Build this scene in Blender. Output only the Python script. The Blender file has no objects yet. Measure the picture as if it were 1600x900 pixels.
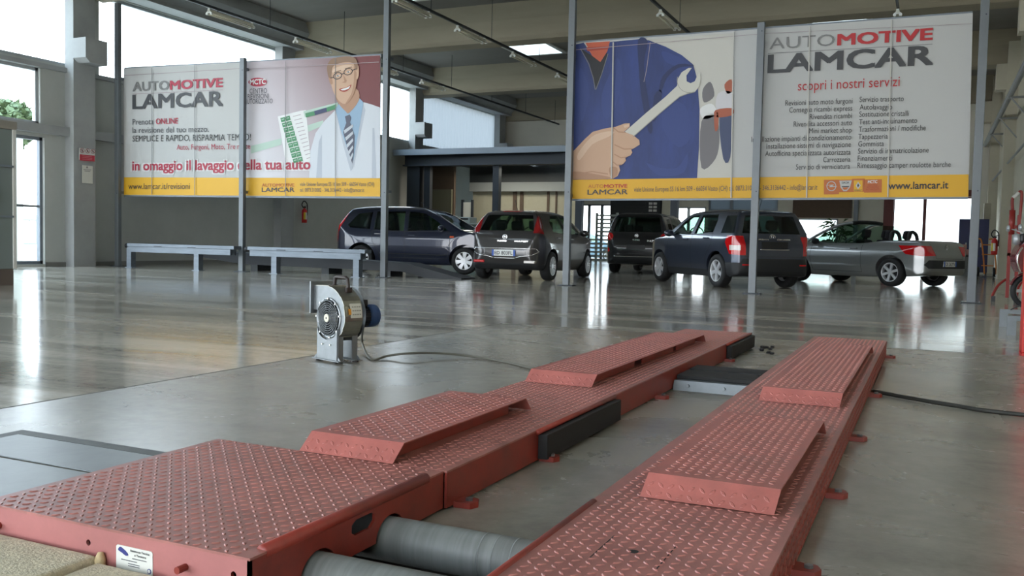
import bpy, bmesh, math, random
import numpy as np
from mathutils import Vector, Matrix
from mathutils.bvhtree import BVHTree
random.seed(7)
rng = np.random.default_rng(5)
scn = bpy.context.scene
COL = scn.collection
# ------------------------------------------------------------------ camera, world, light, exposure
EYE = Vector((0, 0, 0.82))
CR = Vector((0.90747473, 0.41954415, 0.02173281))
CU = Vector((-0.04149206, 0.03802849, 0.99841487))
CF = Vector((-0.41805265, 0.906938, -0.05191764))
FPX = 1419.0
cam = bpy.data.cameras.new('camera')
cam.sensor_width = 36; cam.lens = FPX / 1600 * 36; cam.clip_start = 0.05; cam.clip_end = 500
co = bpy.data.objects.new('camera', cam); COL.objects.link(co)
m = Matrix.Identity(4)
for i in range(3):
    m[i][0] = CR[i]; m[i][1] = CU[i]; m[i][2] = -CF[i]; m[i][3] = EYE[i]
co.matrix_world = m
scn.camera = co
scn.view_settings.view_transform = 'Standard'; scn.view_settings.look = 'None'
scn.view_settings.exposure = 0.75; scn.view_settings.gamma = 1.0
scn.view_settings.use_curve_mapping = False
wd = bpy.data.worlds.new('world'); scn.world = wd; wd.use_nodes = True
nt = wd.node_tree; bg = nt.nodes['Background']
tc = nt.nodes.new('ShaderNodeTexCoord'); sx = nt.nodes.new('ShaderNodeSeparateXYZ')
rp = nt.nodes.new('ShaderNodeValToRGB')
nt.links.new(tc.outputs['Generated'], sx.inputs[0]); nt.links.new(sx.outputs['Z'], rp.inputs[0])
rp.color_ramp.elements[0].position = 0.0; rp.color_ramp.elements[0].color = (0.97, 0.98, 1.0, 1)
rp.color_ramp.elements[1].position = 0.55; rp.color_ramp.elements[1].color = (0.66, 0.83, 1.0, 1)
nt.links.new(rp.outputs[0], bg.inputs['Color']); bg.inputs['Strength'].default_value = 5.0
def portal(loc, size, sizey, rot):
    l = bpy.data.lights.new('daylight_portal', 'AREA'); l.shape = 'RECTANGLE'; l.size = size; l.size_y = sizey
    l.cycles.is_portal = True
    o = bpy.data.objects.new('daylight_portal', l); COL.objects.link(o); o.location = loc; o.rotation_euler = rot
def ray(x, y):
    return CR * ((x - 800) / FPX) - CU * ((y - 450) / FPX) + CF
def atY(x, y, Y):
    d = ray(x, y); return EYE + d * (Y / d.y)
def atX(x, y, X):
    d = ray(x, y); return EYE + d * (X / d.x)
def atZ(x, y, Z):
    d = ray(x, y); return EYE + d * ((Z - EYE.z) / d.z)
# ------------------------------------------------------------------ materials
def lin(c):
    return tuple(((v / 255) / 12.92 if v / 255 <= 0.04045 else ((v / 255 + 0.055) / 1.055) ** 2.4) for v in c)
MATS = {}
def mat(name, rgb, rough=0.5, metal=0.0, spec=0.5, noise=0.0, nscale=8.0, coat=0.0, bump=0.0, bscale=60.0, emit=0.0, stretch=None, coat_rough=0.05):
    if name in MATS: return MATS[name]
    mt = bpy.data.materials.new(name); mt.use_nodes = True; MATS[name] = mt
    n = mt.node_tree; b = n.nodes['Principled BSDF']
    c = lin(rgb)
    b.inputs['Base Color'].default_value = (*c, 1); b.inputs['Roughness'].default_value = rough
    b.inputs['Metallic'].default_value = metal; b.inputs['Specular IOR Level'].default_value = spec
    b.inputs['Coat Weight'].default_value = coat; b.inputs['Coat Roughness'].default_value = coat_rough
    if emit: b.inputs['Emission Color'].default_value = (*c, 1); b.inputs['Emission Strength'].default_value = emit
    tcn = n.nodes.new('ShaderNodeTexCoord'); src = tcn.outputs['Object']
    if stretch:
        mp = n.nodes.new('ShaderNodeMapping'); mp.inputs['Scale'].default_value = stretch
        n.links.new(src, mp.inputs[0]); src = mp.outputs[0]
    if noise:
        nz = n.nodes.new('ShaderNodeTexNoise'); nz.inputs['Scale'].default_value = nscale; nz.inputs['Detail'].default_value = 6; nz.inputs['Roughness'].default_value = 0.65
        n.links.new(src, nz.inputs['Vector'])
        r = n.nodes.new('ShaderNodeValToRGB')
        r.color_ramp.elements[0].position = 0.3; r.color_ramp.elements[1].position = 0.7
        r.color_ramp.elements[0].color = (*[max(0, v * (1 - noise)) for v in c], 1)
        r.color_ramp.elements[1].color = (*[min(1, v * (1 + noise)) for v in c], 1)
        n.links.new(nz.outputs['Fac'], r.inputs[0]); n.links.new(r.outputs[0], b.inputs['Base Color'])
    if bump:
        nb = n.nodes.new('ShaderNodeTexNoise'); nb.inputs['Scale'].default_value = bscale; nb.inputs['Detail'].default_value = 4
        n.links.new(src, nb.inputs['Vector'])
        bp = n.nodes.new('ShaderNodeBump'); bp.inputs['Strength'].default_value = bump; bp.inputs['Distance'].default_value = 0.01
        n.links.new(nb.outputs['Fac'], bp.inputs['Height']); n.links.new(bp.outputs[0], b.inputs['Normal'])
    return mt
def glass(name, tint, gloss=0.12, rough=0.02):
    if name in MATS: return MATS[name]
    mt = bpy.data.materials.new(name); mt.use_nodes = True; MATS[name] = mt
    n = mt.node_tree; n.nodes.remove(n.nodes['Principled BSDF']); out = n.nodes['Material Output']
    t = n.nodes.new('ShaderNodeBsdfTransparent'); t.inputs[0].default_value = (*tint, 1)
    g = n.nodes.new('ShaderNodeBsdfGlossy'); g.inputs['Roughness'].default_value = rough; g.inputs[0].default_value = (0.9, 0.95, 1, 1)
    lw = n.nodes.new('ShaderNodeFresnel'); lw.inputs['IOR'].default_value = 1.4
    mx = n.nodes.new('ShaderNodeMixShader')
    ge = n.nodes.new('ShaderNodeNewGeometry'); iv = n.nodes.new('ShaderNodeMath'); iv.operation = 'SUBTRACT'; iv.inputs[0].default_value = 1.0; n.links.new(ge.outputs['Backfacing'], iv.inputs[1])
    ml = n.nodes.new('ShaderNodeMath'); ml.operation = 'MULTIPLY'; n.links.new(lw.outputs[0], ml.inputs[0]); n.links.new(iv.outputs[0], ml.inputs[1])
    n.links.new(ml.outputs[0], mx.inputs[0]); n.links.new(t.outputs[0], mx.inputs[1]); n.links.new(g.outputs[0], mx.inputs[2])
    n.links.new(mx.outputs[0], out.inputs[0])
    return mt
def translucent(name, rgb, trans=0.6):
    mt = bpy.data.materials.new(name); mt.use_nodes = True; MATS[name] = mt
    n = mt.node_tree; n.nodes.remove(n.nodes['Principled BSDF']); out = n.nodes['Material Output']
    d = n.nodes.new('ShaderNodeBsdfDiffuse'); d.inputs[0].default_value = (*lin(rgb), 1)
    t = n.nodes.new('ShaderNodeBsdfTranslucent'); t.inputs[0].default_value = (*lin(rgb), 1)
    mx = n.nodes.new('ShaderNodeMixShader'); mx.inputs[0].default_value = trans
    n.links.new(d.outputs[0], mx.inputs[1]); n.links.new(t.outputs[0], mx.inputs[2]); n.links.new(mx.outputs[0], out.inputs[0])
    return mt
# ------------------------------------------------------------------ mesh builder
class MB:
    def __init__(s): s.v = []; s.f = []; s.mi = []; s.sm = []; s.cur = 0; s.smooth = False
    def add(s, vs, fs, M=None):
        o = len(s.v)
        for p in vs:
            s.v.append(tuple(M @ Vector(p)) if M is not None else tuple(p))
        for f in fs:
            s.f.append([i + o for i in f]); s.mi.append(s.cur); s.sm.append(s.smooth)
        return s
    def box(s, x0, x1, y0, y1, z0, z1, M=None):
        vs = [(x0,y0,z0),(x1,y0,z0),(x1,y1,z0),(x0,y1,z0),(x0,y0,z1),(x1,y0,z1),(x1,y1,z1),(x0,y1,z1)]
        return s.add(vs, [(0,3,2,1),(4,5,6,7),(0,1,5,4),(1,2,6,5),(2,3,7,6),(3,0,4,7)], M)
    def cbox(s, x0, x1, y0, y1, z0, z1, b=0.005, M=None):
        # box with chamfered edges
        bm = bmesh.new(); bmesh.ops.create_cube(bm, size=1)
        for v in bm.verts:
            v.co = Vector(((x0+x1)/2 + v.co.x*(x1-x0), (y0+y1)/2 + v.co.y*(y1-y0), (z0+z1)/2 + v.co.z*(z1-z0)))
        bmesh.ops.bevel(bm, geom=bm.edges[:], offset=b, segments=2, affect='EDGES', profile=0.5)
        return s.bm(bm, M)
    def bm(s, bm, M=None):
        bm.verts.index_update()
        s.add([v.co.copy() for v in bm.verts], [[v.index for v in f.verts] for f in bm.faces], M); bm.free(); return s
    def hexa(s, b4, t4, M=None):
        return s.add(list(b4)+list(t4), [(0,3,2,1),(4,5,6,7),(0,1,5,4),(1,2,6,5),(2,3,7,6),(3,0,4,7)], M)
    def cyl(s, p0, p1, r, n=16, r1=None, cap=True, M=None):
        p0 = Vector(p0); p1 = Vector(p1); d = (p1-p0).normalized(); r1 = r if r1 is None else r1
        a = d.orthogonal().normalized(); b = d.cross(a)
        vs = []
        for p, rr in ((p0, r), (p1, r1)):
            for i in range(n):
                t = 2*math.pi*i/n; vs.append(p + a*math.cos(t)*rr + b*math.sin(t)*rr)
        fs = [(i, (i+1) % n, n+(i+1) % n, n+i) for i in range(n)]
        if cap: fs += [tuple(range(n-1, -1, -1)), tuple(range(n, 2*n))]
        return s.add(vs, fs, M)
    def tube(s, pts, r, n=8, cap=True, M=None):
        pts = [Vector(p) for p in pts]; vs = []; fs = []
        up = None
        for i, p in enumerate(pts):
            d = (pts[min(i+1, len(pts)-1)] - pts[max(i-1, 0)]).normalized()
            if up is None: up = d.orthogonal().normalized()
            a = (up - d*up.dot(d)); a = a.normalized() if a.length > 1e-6 else d.orthogonal().normalized(); up = a
            b = d.cross(a); rr = r[i] if hasattr(r, '__len__') else r
            for k in range(n):
                t = 2*math.pi*k/n; vs.append(p + a*math.cos(t)*rr + b*math.sin(t)*rr)
        for i in range(len(pts)-1):
            for k in range(n):
                fs.append((i*n+k, i*n+(k+1) % n, (i+1)*n+(k+1) % n, (i+1)*n+k))
        if cap: fs += [tuple(range(n-1, -1, -1)), tuple(range((len(pts)-1)*n, len(pts)*n))]
        return s.add(vs, fs, M)
    def lathe(s, prof, n=32, M=None, closed=False):
        # prof: (radius, axial) about local +Y axis
        vs = []; fs = []
        for r, a in prof:
            for k in range(n):
                t = 2*math.pi*k/n; vs.append((math.cos(t)*r, a, math.sin(t)*r))
        m_ = len(prof)
        for i in range(m_ if closed else m_-1):
            j = (i+1) % m_
            for k in range(n):
                fs.append((i*n+k, i*n+(k+1) % n, j*n+(k+1) % n, j*n+k))
        return s.add(vs, fs, M)
    def prism(s, poly, d0, d1, axis='y', M=None):
        # extrude a 2D polygon; axis y: poly=(x,z); axis x: poly=(y,z); axis z: poly=(x,y)
        def P(p, d):
            return {'y': (p[0], d, p[1]), 'x': (d, p[0], p[1]), 'z': (p[0], p[1], d)}[axis]
        n = len(poly); vs = [P(p, d0) for p in poly] + [P(p, d1) for p in poly]
        fs = [tuple(range(n)), tuple(range(2*n-1, n-1, -1))] + [(i, n+i, n+(i+1) % n, (i+1) % n) for i in range(n)]
        return s.add(vs, fs, M)
    def build(s, name, mats, parent=None, loc=None, fix=True):
        me = bpy.data.meshes.new(name); me.from_pydata([tuple(v) for v in s.v], [], s.f)
        mats = mats if isinstance(mats, (list, tuple)) else [mats]
        for k in mats: me.materials.append(k)
        me.polygons.foreach_set('material_index', s.mi); me.polygons.foreach_set('use_smooth', s.sm)
        if fix:
            bm = bmesh.new(); bm.from_mesh(me); bmesh.ops.recalc_face_normals(bm, faces=bm.faces[:]); bm.to_mesh(me); bm.free()
        me.update()
        o = bpy.data.objects.new(name, me); COL.objects.link(o)
        if parent is not None: o.parent = parent
        if loc is not None: o.location = loc
        return o
def thing(name, label, cat, loc=(0,0,0), rz=0.0, group=None):
    o = bpy.data.objects.new(name, None); COL.objects.link(o); o.empty_display_size = 0.1
    o.location = loc; o.rotation_euler = (0, 0, rz); return tag(o, label, cat, group)
def tag(o, label, cat, group=None, kind=None):
    o['label'] = label; o['category'] = cat
    if group: o['group'] = group
    if kind: o['kind'] = kind
    return o
def struct(o, label=None):
    o['kind'] = 'structure'
    if label: o['label'] = label
    return o
def copy_tree(o, parent=None):
    c = o.copy(); COL.objects.link(c)
    if parent is not None: c.parent = parent
    for ch in list(o.children): copy_tree(ch, c)
    return c
def spline(pts, n=6, closed=False):
    P = [np.array(p, float) for p in pts]; out = []; L = len(P)
    for i in range(L if closed else L-1):
        p0 = P[(i-1) % L] if closed or i > 0 else P[i]; p1 = P[i]; p2 = P[(i+1) % L]; p3 = P[(i+2) % L] if closed or i+2 < L else P[(i+1) % L]
        for k in range(n):
            t = k/n
            out.append(0.5*((2*p1)+(-p0+p2)*t+(2*p0-5*p1+4*p2-p3)*t*t+(-p0+3*p1-3*p2+p3)*t**3))
    if not closed: out.append(P[-1])
    return [tuple(p) for p in out]
def RZ(a): return Matrix.Rotation(a, 4, 'Z')
def T(x, y, z): return Matrix.Translation((x, y, z))
# text -------------------------------------------------------------
def text_mesh(body, bold=0.0, align='LEFT', shear=0.0, res=3):
    cu = bpy.data.curves.new('t', 'FONT'); cu.body = body; cu.align_x = align; cu.offset = bold; cu.shear = shear; cu.resolution_u = res
    ob = bpy.data.objects.new('t', cu); COL.objects.link(ob)
    dg = bpy.context.evaluated_depsgraph_get(); me = bpy.data.meshes.new_from_object(ob.evaluated_get(dg))
    bpy.data.objects.remove(ob); bpy.data.curves.remove(cu)
    vs = [v.co.copy() for v in me.vertices]; fs = [list(p.vertices) for p in me.polygons]
    bpy.data.meshes.remove(me)
    return vs, fs
def text_into(mb, body, O, ex, ey, width=None, height=None, bold=0.0, align='LEFT', shear=0.0):
    """lay text on a plane: O baseline start (or end for RIGHT), ex/ey unit vectors, width = total width, height = cap height"""
    vs, fs = text_mesh(body, bold, 'LEFT', shear)
    if not vs: return
    x0 = min(v.x for v in vs); x1 = max(v.x for v in vs); capv, _ = CAPS
    sx_ = width/(x1-x0) if width else None
    sy_ = height/capv if height else sx_
    if sx_ is None: sx_ = sy_
    off = {'LEFT': 0, 'RIGHT': -(x1-x0)*sx_, 'CENTER': -(x1-x0)*sx_/2}[align]
    mb.add([O + ex*((v.x-x0)*sx_+off) + ey*(v.y*sy_) for v in vs], fs)
_v, _ = text_mesh('H'); CAPS = (max(v.y for v in _v), 0)
# ------------------------------------------------------------------ common materials
def concrete_floor(name, c1, c2, rough, stretch, big, spec):
    mt = bpy.data.materials.new(name); mt.use_nodes = True
    n = mt.node_tree; b = n.nodes['Principled BSDF']
    tcn = n.nodes.new('ShaderNodeTexCoord')
    mp = n.nodes.new('ShaderNodeMapping'); mp.inputs['Scale'].default_value = stretch; n.links.new(tcn.outputs['Object'], mp.inputs[0])
    a = n.nodes.new('ShaderNodeTexNoise'); a.inputs['Scale'].default_value = big; a.inputs['Detail'].default_value = 8; a.inputs['Roughness'].default_value = 0.6; a.inputs['Distortion'].default_value = 0.6
    n.links.new(mp.outputs[0], a.inputs['Vector'])
    f = n.nodes.new('ShaderNodeTexNoise'); f.inputs['Scale'].default_value = 14; f.inputs['Detail'].default_value = 8; f.inputs['Roughness'].default_value = 0.7
    n.links.new(tcn.outputs['Object'], f.inputs['Vector'])
    ad = n.nodes.new('ShaderNodeMath'); ad.operation = 'MULTIPLY_ADD'; ad.inputs[1].default_value = 0.35; n.links.new(f.outputs['Fac'], ad.inputs[0]); n.links.new(a.outputs['Fac'], ad.inputs[2])
    r = n.nodes.new('ShaderNodeValToRGB'); r.color_ramp.elements[0].position = 0.53; r.color_ramp.elements[1].position = 0.80
    r.color_ramp.elements[0].color = (*lin(c1), 1); r.color_ramp.elements[1].color = (*lin(c2), 1)
    n.links.new(ad.outputs[0], r.inputs[0])
    # small dark specks and scuffs
    v = n.nodes.new('ShaderNodeTexNoise'); v.inputs['Scale'].default_value = 5.5; v.inputs['Detail'].default_value = 3
    mp2 = n.nodes.new('ShaderNodeMapping'); mp2.inputs['Scale'].default_value = (1, 6, 1); mp2.inputs['Rotation'].default_value = (0, 0, 0.5)
    n.links.new(tcn.outputs['Object'], mp2.inputs[0]); n.links.new(mp2.outputs[0], v.inputs['Vector'])
    vr = n.nodes.new('ShaderNodeValToRGB'); vr.color_ramp.elements[0].position = 0.22; vr.color_ramp.elements[1].position = 0.27
    vr.color_ramp.elements[0].color = (0.45, 0.44, 0.42, 1); vr.color_ramp.elements[1].color = (1, 1, 1, 1)
    n.links.new(v.outputs['Fac'], vr.inputs[0])
    mu = n.nodes.new('ShaderNodeMixRGB'); mu.blend_type = 'MULTIPLY'; mu.inputs[0].default_value = 1
    n.links.new(r.outputs[0], mu.inputs[1]); n.links.new(vr.outputs[0], mu.inputs[2]); n.links.new(mu.outputs[0], b.inputs['Base Color'])
    rr = n.nodes.new('ShaderNodeMapRange'); rr.inputs['From Min'].default_value = 0.3; rr.inputs['From Max'].default_value = 0.75
    rr.inputs['To Min'].default_value = rough*0.75; rr.inputs['To Max'].default_value = rough*1.35
    n.links.new(a.outputs['Fac'], rr.inputs[0]); n.links.new(rr.outputs[0], b.inputs['Roughness'])
    b.inputs['Specular IOR Level'].default_value = spec
    bp = n.nodes.new('ShaderNodeBump'); bp.inputs['Strength'].default_value = 0.06; bp.inputs['Distance'].default_value = 0.01
    w = n.nodes.new('ShaderNodeTexNoise'); w.inputs['Scale'].default_value = 3.0; w.inputs['Detail'].default_value = 3
    n.links.new(tcn.outputs['Object'], w.inputs['Vector']); n.links.new(w.outputs['Fac'], bp.inputs['Height']); n.links.new(bp.outputs[0], b.inputs['Normal'])
    return mt
M_FLOOR = concrete_floor('polished_concrete', (140, 134, 123), (198, 191, 177), 0.12, (0.22, 1.5, 1), 1.3, 0.45)
M_SLAB = concrete_floor('smooth_grey_concrete', (124, 120, 110), (156, 152, 141), 0.25, (0.8, 1.0, 1), 0.9, 0.9)
M_WALL = mat('painted_wall', (174, 176, 171), 0.8, noise=0.06, nscale=1.2)
M_WALLR = mat('cream_wall', (196, 190, 170), 0.8, noise=0.07, nscale=1.0)
M_PANEL = mat('concrete_panel', (156, 158, 157), 0.85, noise=0.09, nscale=1.6)
M_CEIL = mat('ceiling_concrete', (128, 124, 118), 0.9, noise=0.10, nscale=0.8, stretch=(0.3, 1, 1))
M_BEAM = mat('beam_concrete', (158, 148, 128), 0.85, noise=0.12, nscale=0.9, stretch=(0.25, 1, 1.4))
M_DARKSTEEL = mat('dark_blue_steel', (52, 58, 66), 0.45, 0.2)
M_STEEL = mat('grey_painted_steel', (112, 119, 126), 0.42, 0.25, noise=0.06)
M_FASCIA = mat('grey_blue_fascia', (128, 138, 148), 0.4, 0.2)
M_GALV = mat('galvanised_steel', (122, 126, 128), 0.42, 0.7, noise=0.12, nscale=14)
M_ALU = mat('window_aluminium', (168, 172, 174), 0.4, 0.5)
M_BLACK = mat('black_rubber', (24, 24, 25), 0.7, noise=0.25, nscale=30)
M_BLKPL = mat('black_plastic', (22, 22, 24), 0.45)
M_WHITE = mat('white_paint', (222, 222, 216), 0.5)
M_GROUND = mat('outdoor_paving', (190, 184, 172), 0.9, noise=0.1, nscale=2)
M_PANE = glass('clear_pane', (0.93, 0.96, 0.97))
M_POLY = translucent('translucent_sheet', (118, 124, 128), 0.6)
M_BROWN = mat('brown_panel', (92, 74, 60), 0.7, noise=0.1)
M_BEIGE = mat('beige_panel', (178, 171, 150), 0.7, noise=0.04)
M_DARK = mat('dark_panel', (44, 48, 50), 0.5)
M_MAROON = mat('maroon_frame', (96, 42, 40), 0.5)
M_CREAM = mat('cream_plastic', (214, 210, 190), 0.5)
# ------------------------------------------------------------------ setting
def holed(mb, us, vs, holes, fn):
    """call fn(u0,u1,v0,v1) for every cell of the panel that is not inside a hole"""
    U = sorted(set(us + [h[i] for h in holes for i in (0, 1)])); V = sorted(set(vs + [h[i] for h in holes for i in (2, 3)]))
    for a, b in zip(U, U[1:]):
        run = None
        for c, d in zip(V, V[1:]):
            inside = any(h[0]-1e-6 <= (a+b)/2 <= h[1]+1e-6 and h[2]-1e-6 <= (c+d)/2 <= h[3]+1e-6 for h in holes)
            if inside:
                if run: fn(a, b, *run)
                run = None
            else: run = (run[0], d) if run else (c, d)
        if run: fn(a, b, *run)
XL, XR, YF, YB, ZC = -18.3, 2.08, -9.0, 38.4, 7.25
f = MB()
holed(f, [XL-0.3, XR+0.3], [YF, YB+0.3], [(-3.85, XR+0.3, YF, 8.15)], lambda a, b, c, d: f.box(a, b, c, d, -0.12, 0))
struct(f.build('floor', M_FLOOR))
f = MB()
holed(f, [-3.85, XR+0.3], [YF, 8.15], [(-2.1, -0.32, 1.67, 2.175)], lambda a, b, c, d: f.box(a, b, c, d, -0.12, -0.0005))
f.cur = 1; f.box(-2.1, -0.32, 1.67, 2.175, -0.16, -0.12)
struct(f.build('floor', [M_SLAB, M_DARK]))
f = MB()
for a in ((-3.856, -3.846, YF, 8.15), (-3.85, XR, 8.145, 8.153), (-1.66, -1.3, 2.83, 2.834), (-1.2, -0.82, 6.97, 6.975)):
    f.box(a[0], a[1], a[2], a[3], -0.002, 0.0006)
struct(f.build('trim_1', mat('joint_dark', (104, 101, 95), 0.8)))
g = MB(); g.box(-90, 70, -60, YB+80, -0.2, -0.13); struct(g.build('ground', M_GROUND))
# left wall with its glazing
w = MB()
LH = [(-8.2, 14.3, 0.06, 2.92), (-8.2, 14.2, 3.2, 4.46), (-8.2, 15.05, 4.62, 6.5), (15.78, 22.4, 4.5, 6.5), (23.0, 30.3, 4.5, 6.5), (30.95, 37.6, 4.5, 6.5)]
holed(w, [YF, YB+0.3], [0, 8.3], LH, lambda a, b, c, d: w.box(XL-0.25, XL, a, b, c, d))
struct(w.build('wall_left', M_WALL))
def window(i, holes, mull, pane, x=XL-0.12, fr=M_ALU, name='window'):
    fm = MB()
    for (a, b, c, d) in holes:
        for q in ((a, b, c, c+0.07), (a, b, d-0.07, d), (a, a+0.07, c, d), (b-0.07, b, c, d)):
            fm.box(x-0.05, x+0.05, *q)
        for y in mull:
            if a < y < b: fm.box(x-0.04, x+0.04, y-0.035, y+0.035, c, d)
    o = struct(fm.build('%s_%d' % (name, i), fr))
    p = MB()
    for (a, b, c, d) in holes: p.box(x-0.006, x+0.006, a+0.05, b-0.05, c+0.05, d-0.05)
    p.build('pane', pane, o); return o
window(1, [LH[1]], [-4, 0.5, 5, 9.6], M_PANE)
window(2, [LH[2]], [-4.4, 0.2, 7.6], M_PANE)
window(3, [LH[3]], [], M_PANE)
window(4, [LH[4]], [], M_PANE)
window(1, [LH[0]], [-5, -1, 3, 7, 11], M_PANE, name='door', fr=M_STEEL)
r = MB(); r.box(XL-0.15, XL-0.09, -8.2, 14.3, 1.34, 1.39); struct(r.build('trim_2', M_STEEL))
c = MB(); yy = 30.95
while yy < 37.6:                                  # ribbed translucent sheet in the last bay
    c.add([(XL-0.12, yy, 4.5), (XL-0.08, yy+0.11, 4.5), (XL-0.08, yy+0.16, 4.5), (XL-0.12, yy+0.27, 4.5), (XL-0.12, yy, 6.5), (XL-0.08, yy+0.11, 6.5), (XL-0.08, yy+0.16, 6.5), (XL-0.12, yy+0.27, 6.5)], [(0,1,5,4),(1,2,6,5),(2,3,7,6)])
    yy += 0.27
struct(c.build('window_5', M_POLY))
c = MB()
for y in (14.84, 22.2, 30.0, 37.4):
    c.box(XL, -18.02, y, y+0.6, 0, 7.2)
    for z in (4.68,): c.prism([(y, z+0.1), (y+0.12, z), (y+0.6, z), (y+0.6, z+0.55), (y, z+0.55)], -18.02, -17.62, 'x')
struct(c.build('wall_left_pillars', M_PANEL))
c = MB(); c.box(XL, XL+0.16, 8.5, 22.4, 3.0, 3.2); c.box(XL, XL+0.08, 8.5, 22.4, 4.46, 4.56); struct(c.build('trim_3', M_PANEL))
c = MB(); c.box(XL, -17.75, YF, YB, 6.52, 6.62); c.box(XL, -17.4, YF, YB, 6.95, 7.25); c.prism([(XL, 6.62), (-17.75, 6.62), (-17.4, 6.95), (XL, 6.95)], YF, YB, 'y'); struct(c.build('trim_4', M_PANEL))
# ceiling with skylights, wing beams
SKY = [(x, x+1.5, y, y+1.7) for y in (4.4, 12.0, 19.6, 27.2) for x in (-13.1, -3.4)]
c = MB(); holed(c, [XL-0.3, XR+0.3], [YF, YB+0.3], SKY, lambda a, b, e, d: c.box(a, b, e, d, ZC, ZC+0.2)); struct(c.build('ceiling', M_CEIL))
c = MB()
for (a, b, e, d) in SKY:
    t = 0.12
    c.box(a-t, a+0.02, e-t, d+t, ZC-0.05, ZC+0.75); c.box(b-0.02, b+t, e-t, d+t, ZC-0.05, ZC+0.75); c.box(a, b, e-t, e+0.02, ZC-0.05, ZC+0.75); c.box(a, b, d-0.02, d+t, ZC-0.05, ZC+0.75)
struct(c.build('ceiling_skylight_curbs', M_WHITE))
c = MB()
for k in range(-2, 4):
    y = 15.6 + 7.6*k
    if y > YB: break
    c.prism([(y-0.7, ZC), (y-0.45, 6.85), (y-0.28, 6.42), (y-0.2, 6.33), (y+0.3, 6.3), (y+0.42, 6.4), (y+0.85, 6.9), (y+1.2, ZC)], XL, XR, 'x')
struct(c.build('ceiling_beams', M_BEAM))
# right wall with pillars, corbels and a pipe run
w = MB(); w.box(XR, XR+0.25, YF, YB, 0, 8.3); struct(w.build('wall_right', M_WALLR))
c = MB()
for y in (7.5, 15.1, 22.4, 30.3, 37.7):
    c.box(1.78, XR, y, y+0.6, 0, 7.2); c.box(1.5, 1.78, y+0.05, y+0.55, 5.55, 6.3)
struct(c.build('wall_right_pillars', M_WALLR))
c = MB(); c.cyl((1.62, -8, 4.75), (1.62, 38.3, 4.75), 0.07, 10); c.cyl((1.9, -8, 3.4), (1.9, 38.3, 3.4), 0.03, 8)
for y in (10, 14, 18, 22, 26, 30, 34): c.box(1.58, XR, y, y+0.05, 4.65, 4.7); c.tube([(1.62, y, 4.68), (XR, y, 4.1)], 0.02, 6)
struct(c.build('wall_right_pipes', M_PANEL))
# back wall: holes x0,x1,z0,z1
BH = [(-16.6, -12.95, 0.05, 2.52), (-10.2, -8.75, 0.05, 2.42), (-8.65, -5.8, 0.9, 3.6), (-5.05, -3.45, 0.3, 1.98), (-1.45, 1.35, 0.02, 2.85)]
w = MB(); holed(w, [XL, XR], [0, 8.3], BH, lambda a, b, e, d: w.box(a, b, YB, YB+0.25, e, d)); struct(w.build('wall_back', mat('pale_wall', (214, 210, 196), 0.8, noise=0.05, nscale=0.6)))
def bwindow(i, h, mull, frm, pane, name='window', hm=()):
    fm = MB(); a, b, e, d = h; y = YB+0.1
    for q in ((a, b, e, e+0.06), (a, b, d-0.06, d), (a, a+0.06, e, d), (b-0.06, b, e, d)): fm.box(q[0], q[1], y-0.06, y+0.06, q[2], q[3])
    for x in mull: fm.box(x-0.06, x+0.06, y-0.06, y+0.06, e, d)
    for z in hm: fm.box(a, b, y-0.05, y+0.05, z-0.03, z+0.03)
    o = struct(fm.build('%s_%d' % (name, i), frm)); p = MB(); p.box(a+0.04, b-0.04, y-0.005, y+0.005, e+0.04, d-0.04); p.build('pane', pane, o)
bwindow(6, BH[0], [-15.6, -14.0, -13.4], M_STEEL, M_PANE); bwindow(7, BH[1], [-9.5], M_ALU, M_PANE); bwindow(8, BH[2], [-7.7, -6.7], M_STEEL, M_POLY, hm=(2.3,))
bwindow(9, BH[3], [], M_STEEL, M_PANE); bwindow(2, BH[4], [-0.32], M_MAROON, M_PANE, name='door')
c = MB(); c.box(-1.78, -1.42, YB-0.12, YB, 0, 3.2); c.box(-1.42, 1.4, YB-0.06, YB, 2.86, 3.1); struct(c.build('trim_5', M_MAROON))
c = MB(); c.box(-5.2, -2.95, YB-0.1, YB, 2.0, 3.6); struct(c.build('trim_6', M_BROWN))
c = MB(); c.box(-12.9, -10.64, YB-0.3, YB-0.02, 0, 3.4)
for k in range(9): c.box(-12.2, -11.3, YB-0.33, YB-0.3, 1.9+k*0.13, 1.95+k*0.13)
c.cur = 1
for i in range(2):
    for k in range(3): c.box(-11.15+i*0.2, -11.0+i*0.2, YB-0.33, YB-0.3, 2.2+k*0.15, 2.3+k*0.15)
struct(c.build('wall_back_panel', [M_DARK, M_WHITE]))
c = MB(); c.box(-10.6, -10.24, YB-0.2, YB-0.02, 0, 3.4); struct(c.build('wall_back_pier', M_CREAM))
c = MB(); c.box(-2.86, -2.7, YB-0.25, YB-0.1, 0, 3.6); struct(c.build('wall_back_post', M_STEEL))
# front wall far behind the viewpoint: three open roller gates
w = MB(); holed(w, [XL-0.25, XR+0.25], [0, 8.3], [(-17.5, -12, 0, 5.0), (-11.4, -5.5, 0, 5.0), (-4.9, 1.4, 0, 5.0), (-17.5, 1.4, 5.3, 6.9)], lambda a, b, e, d: w.box(a, b, YF-0.25, YF, e, d)); struct(w.build('wall_front', M_WALL))
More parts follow.
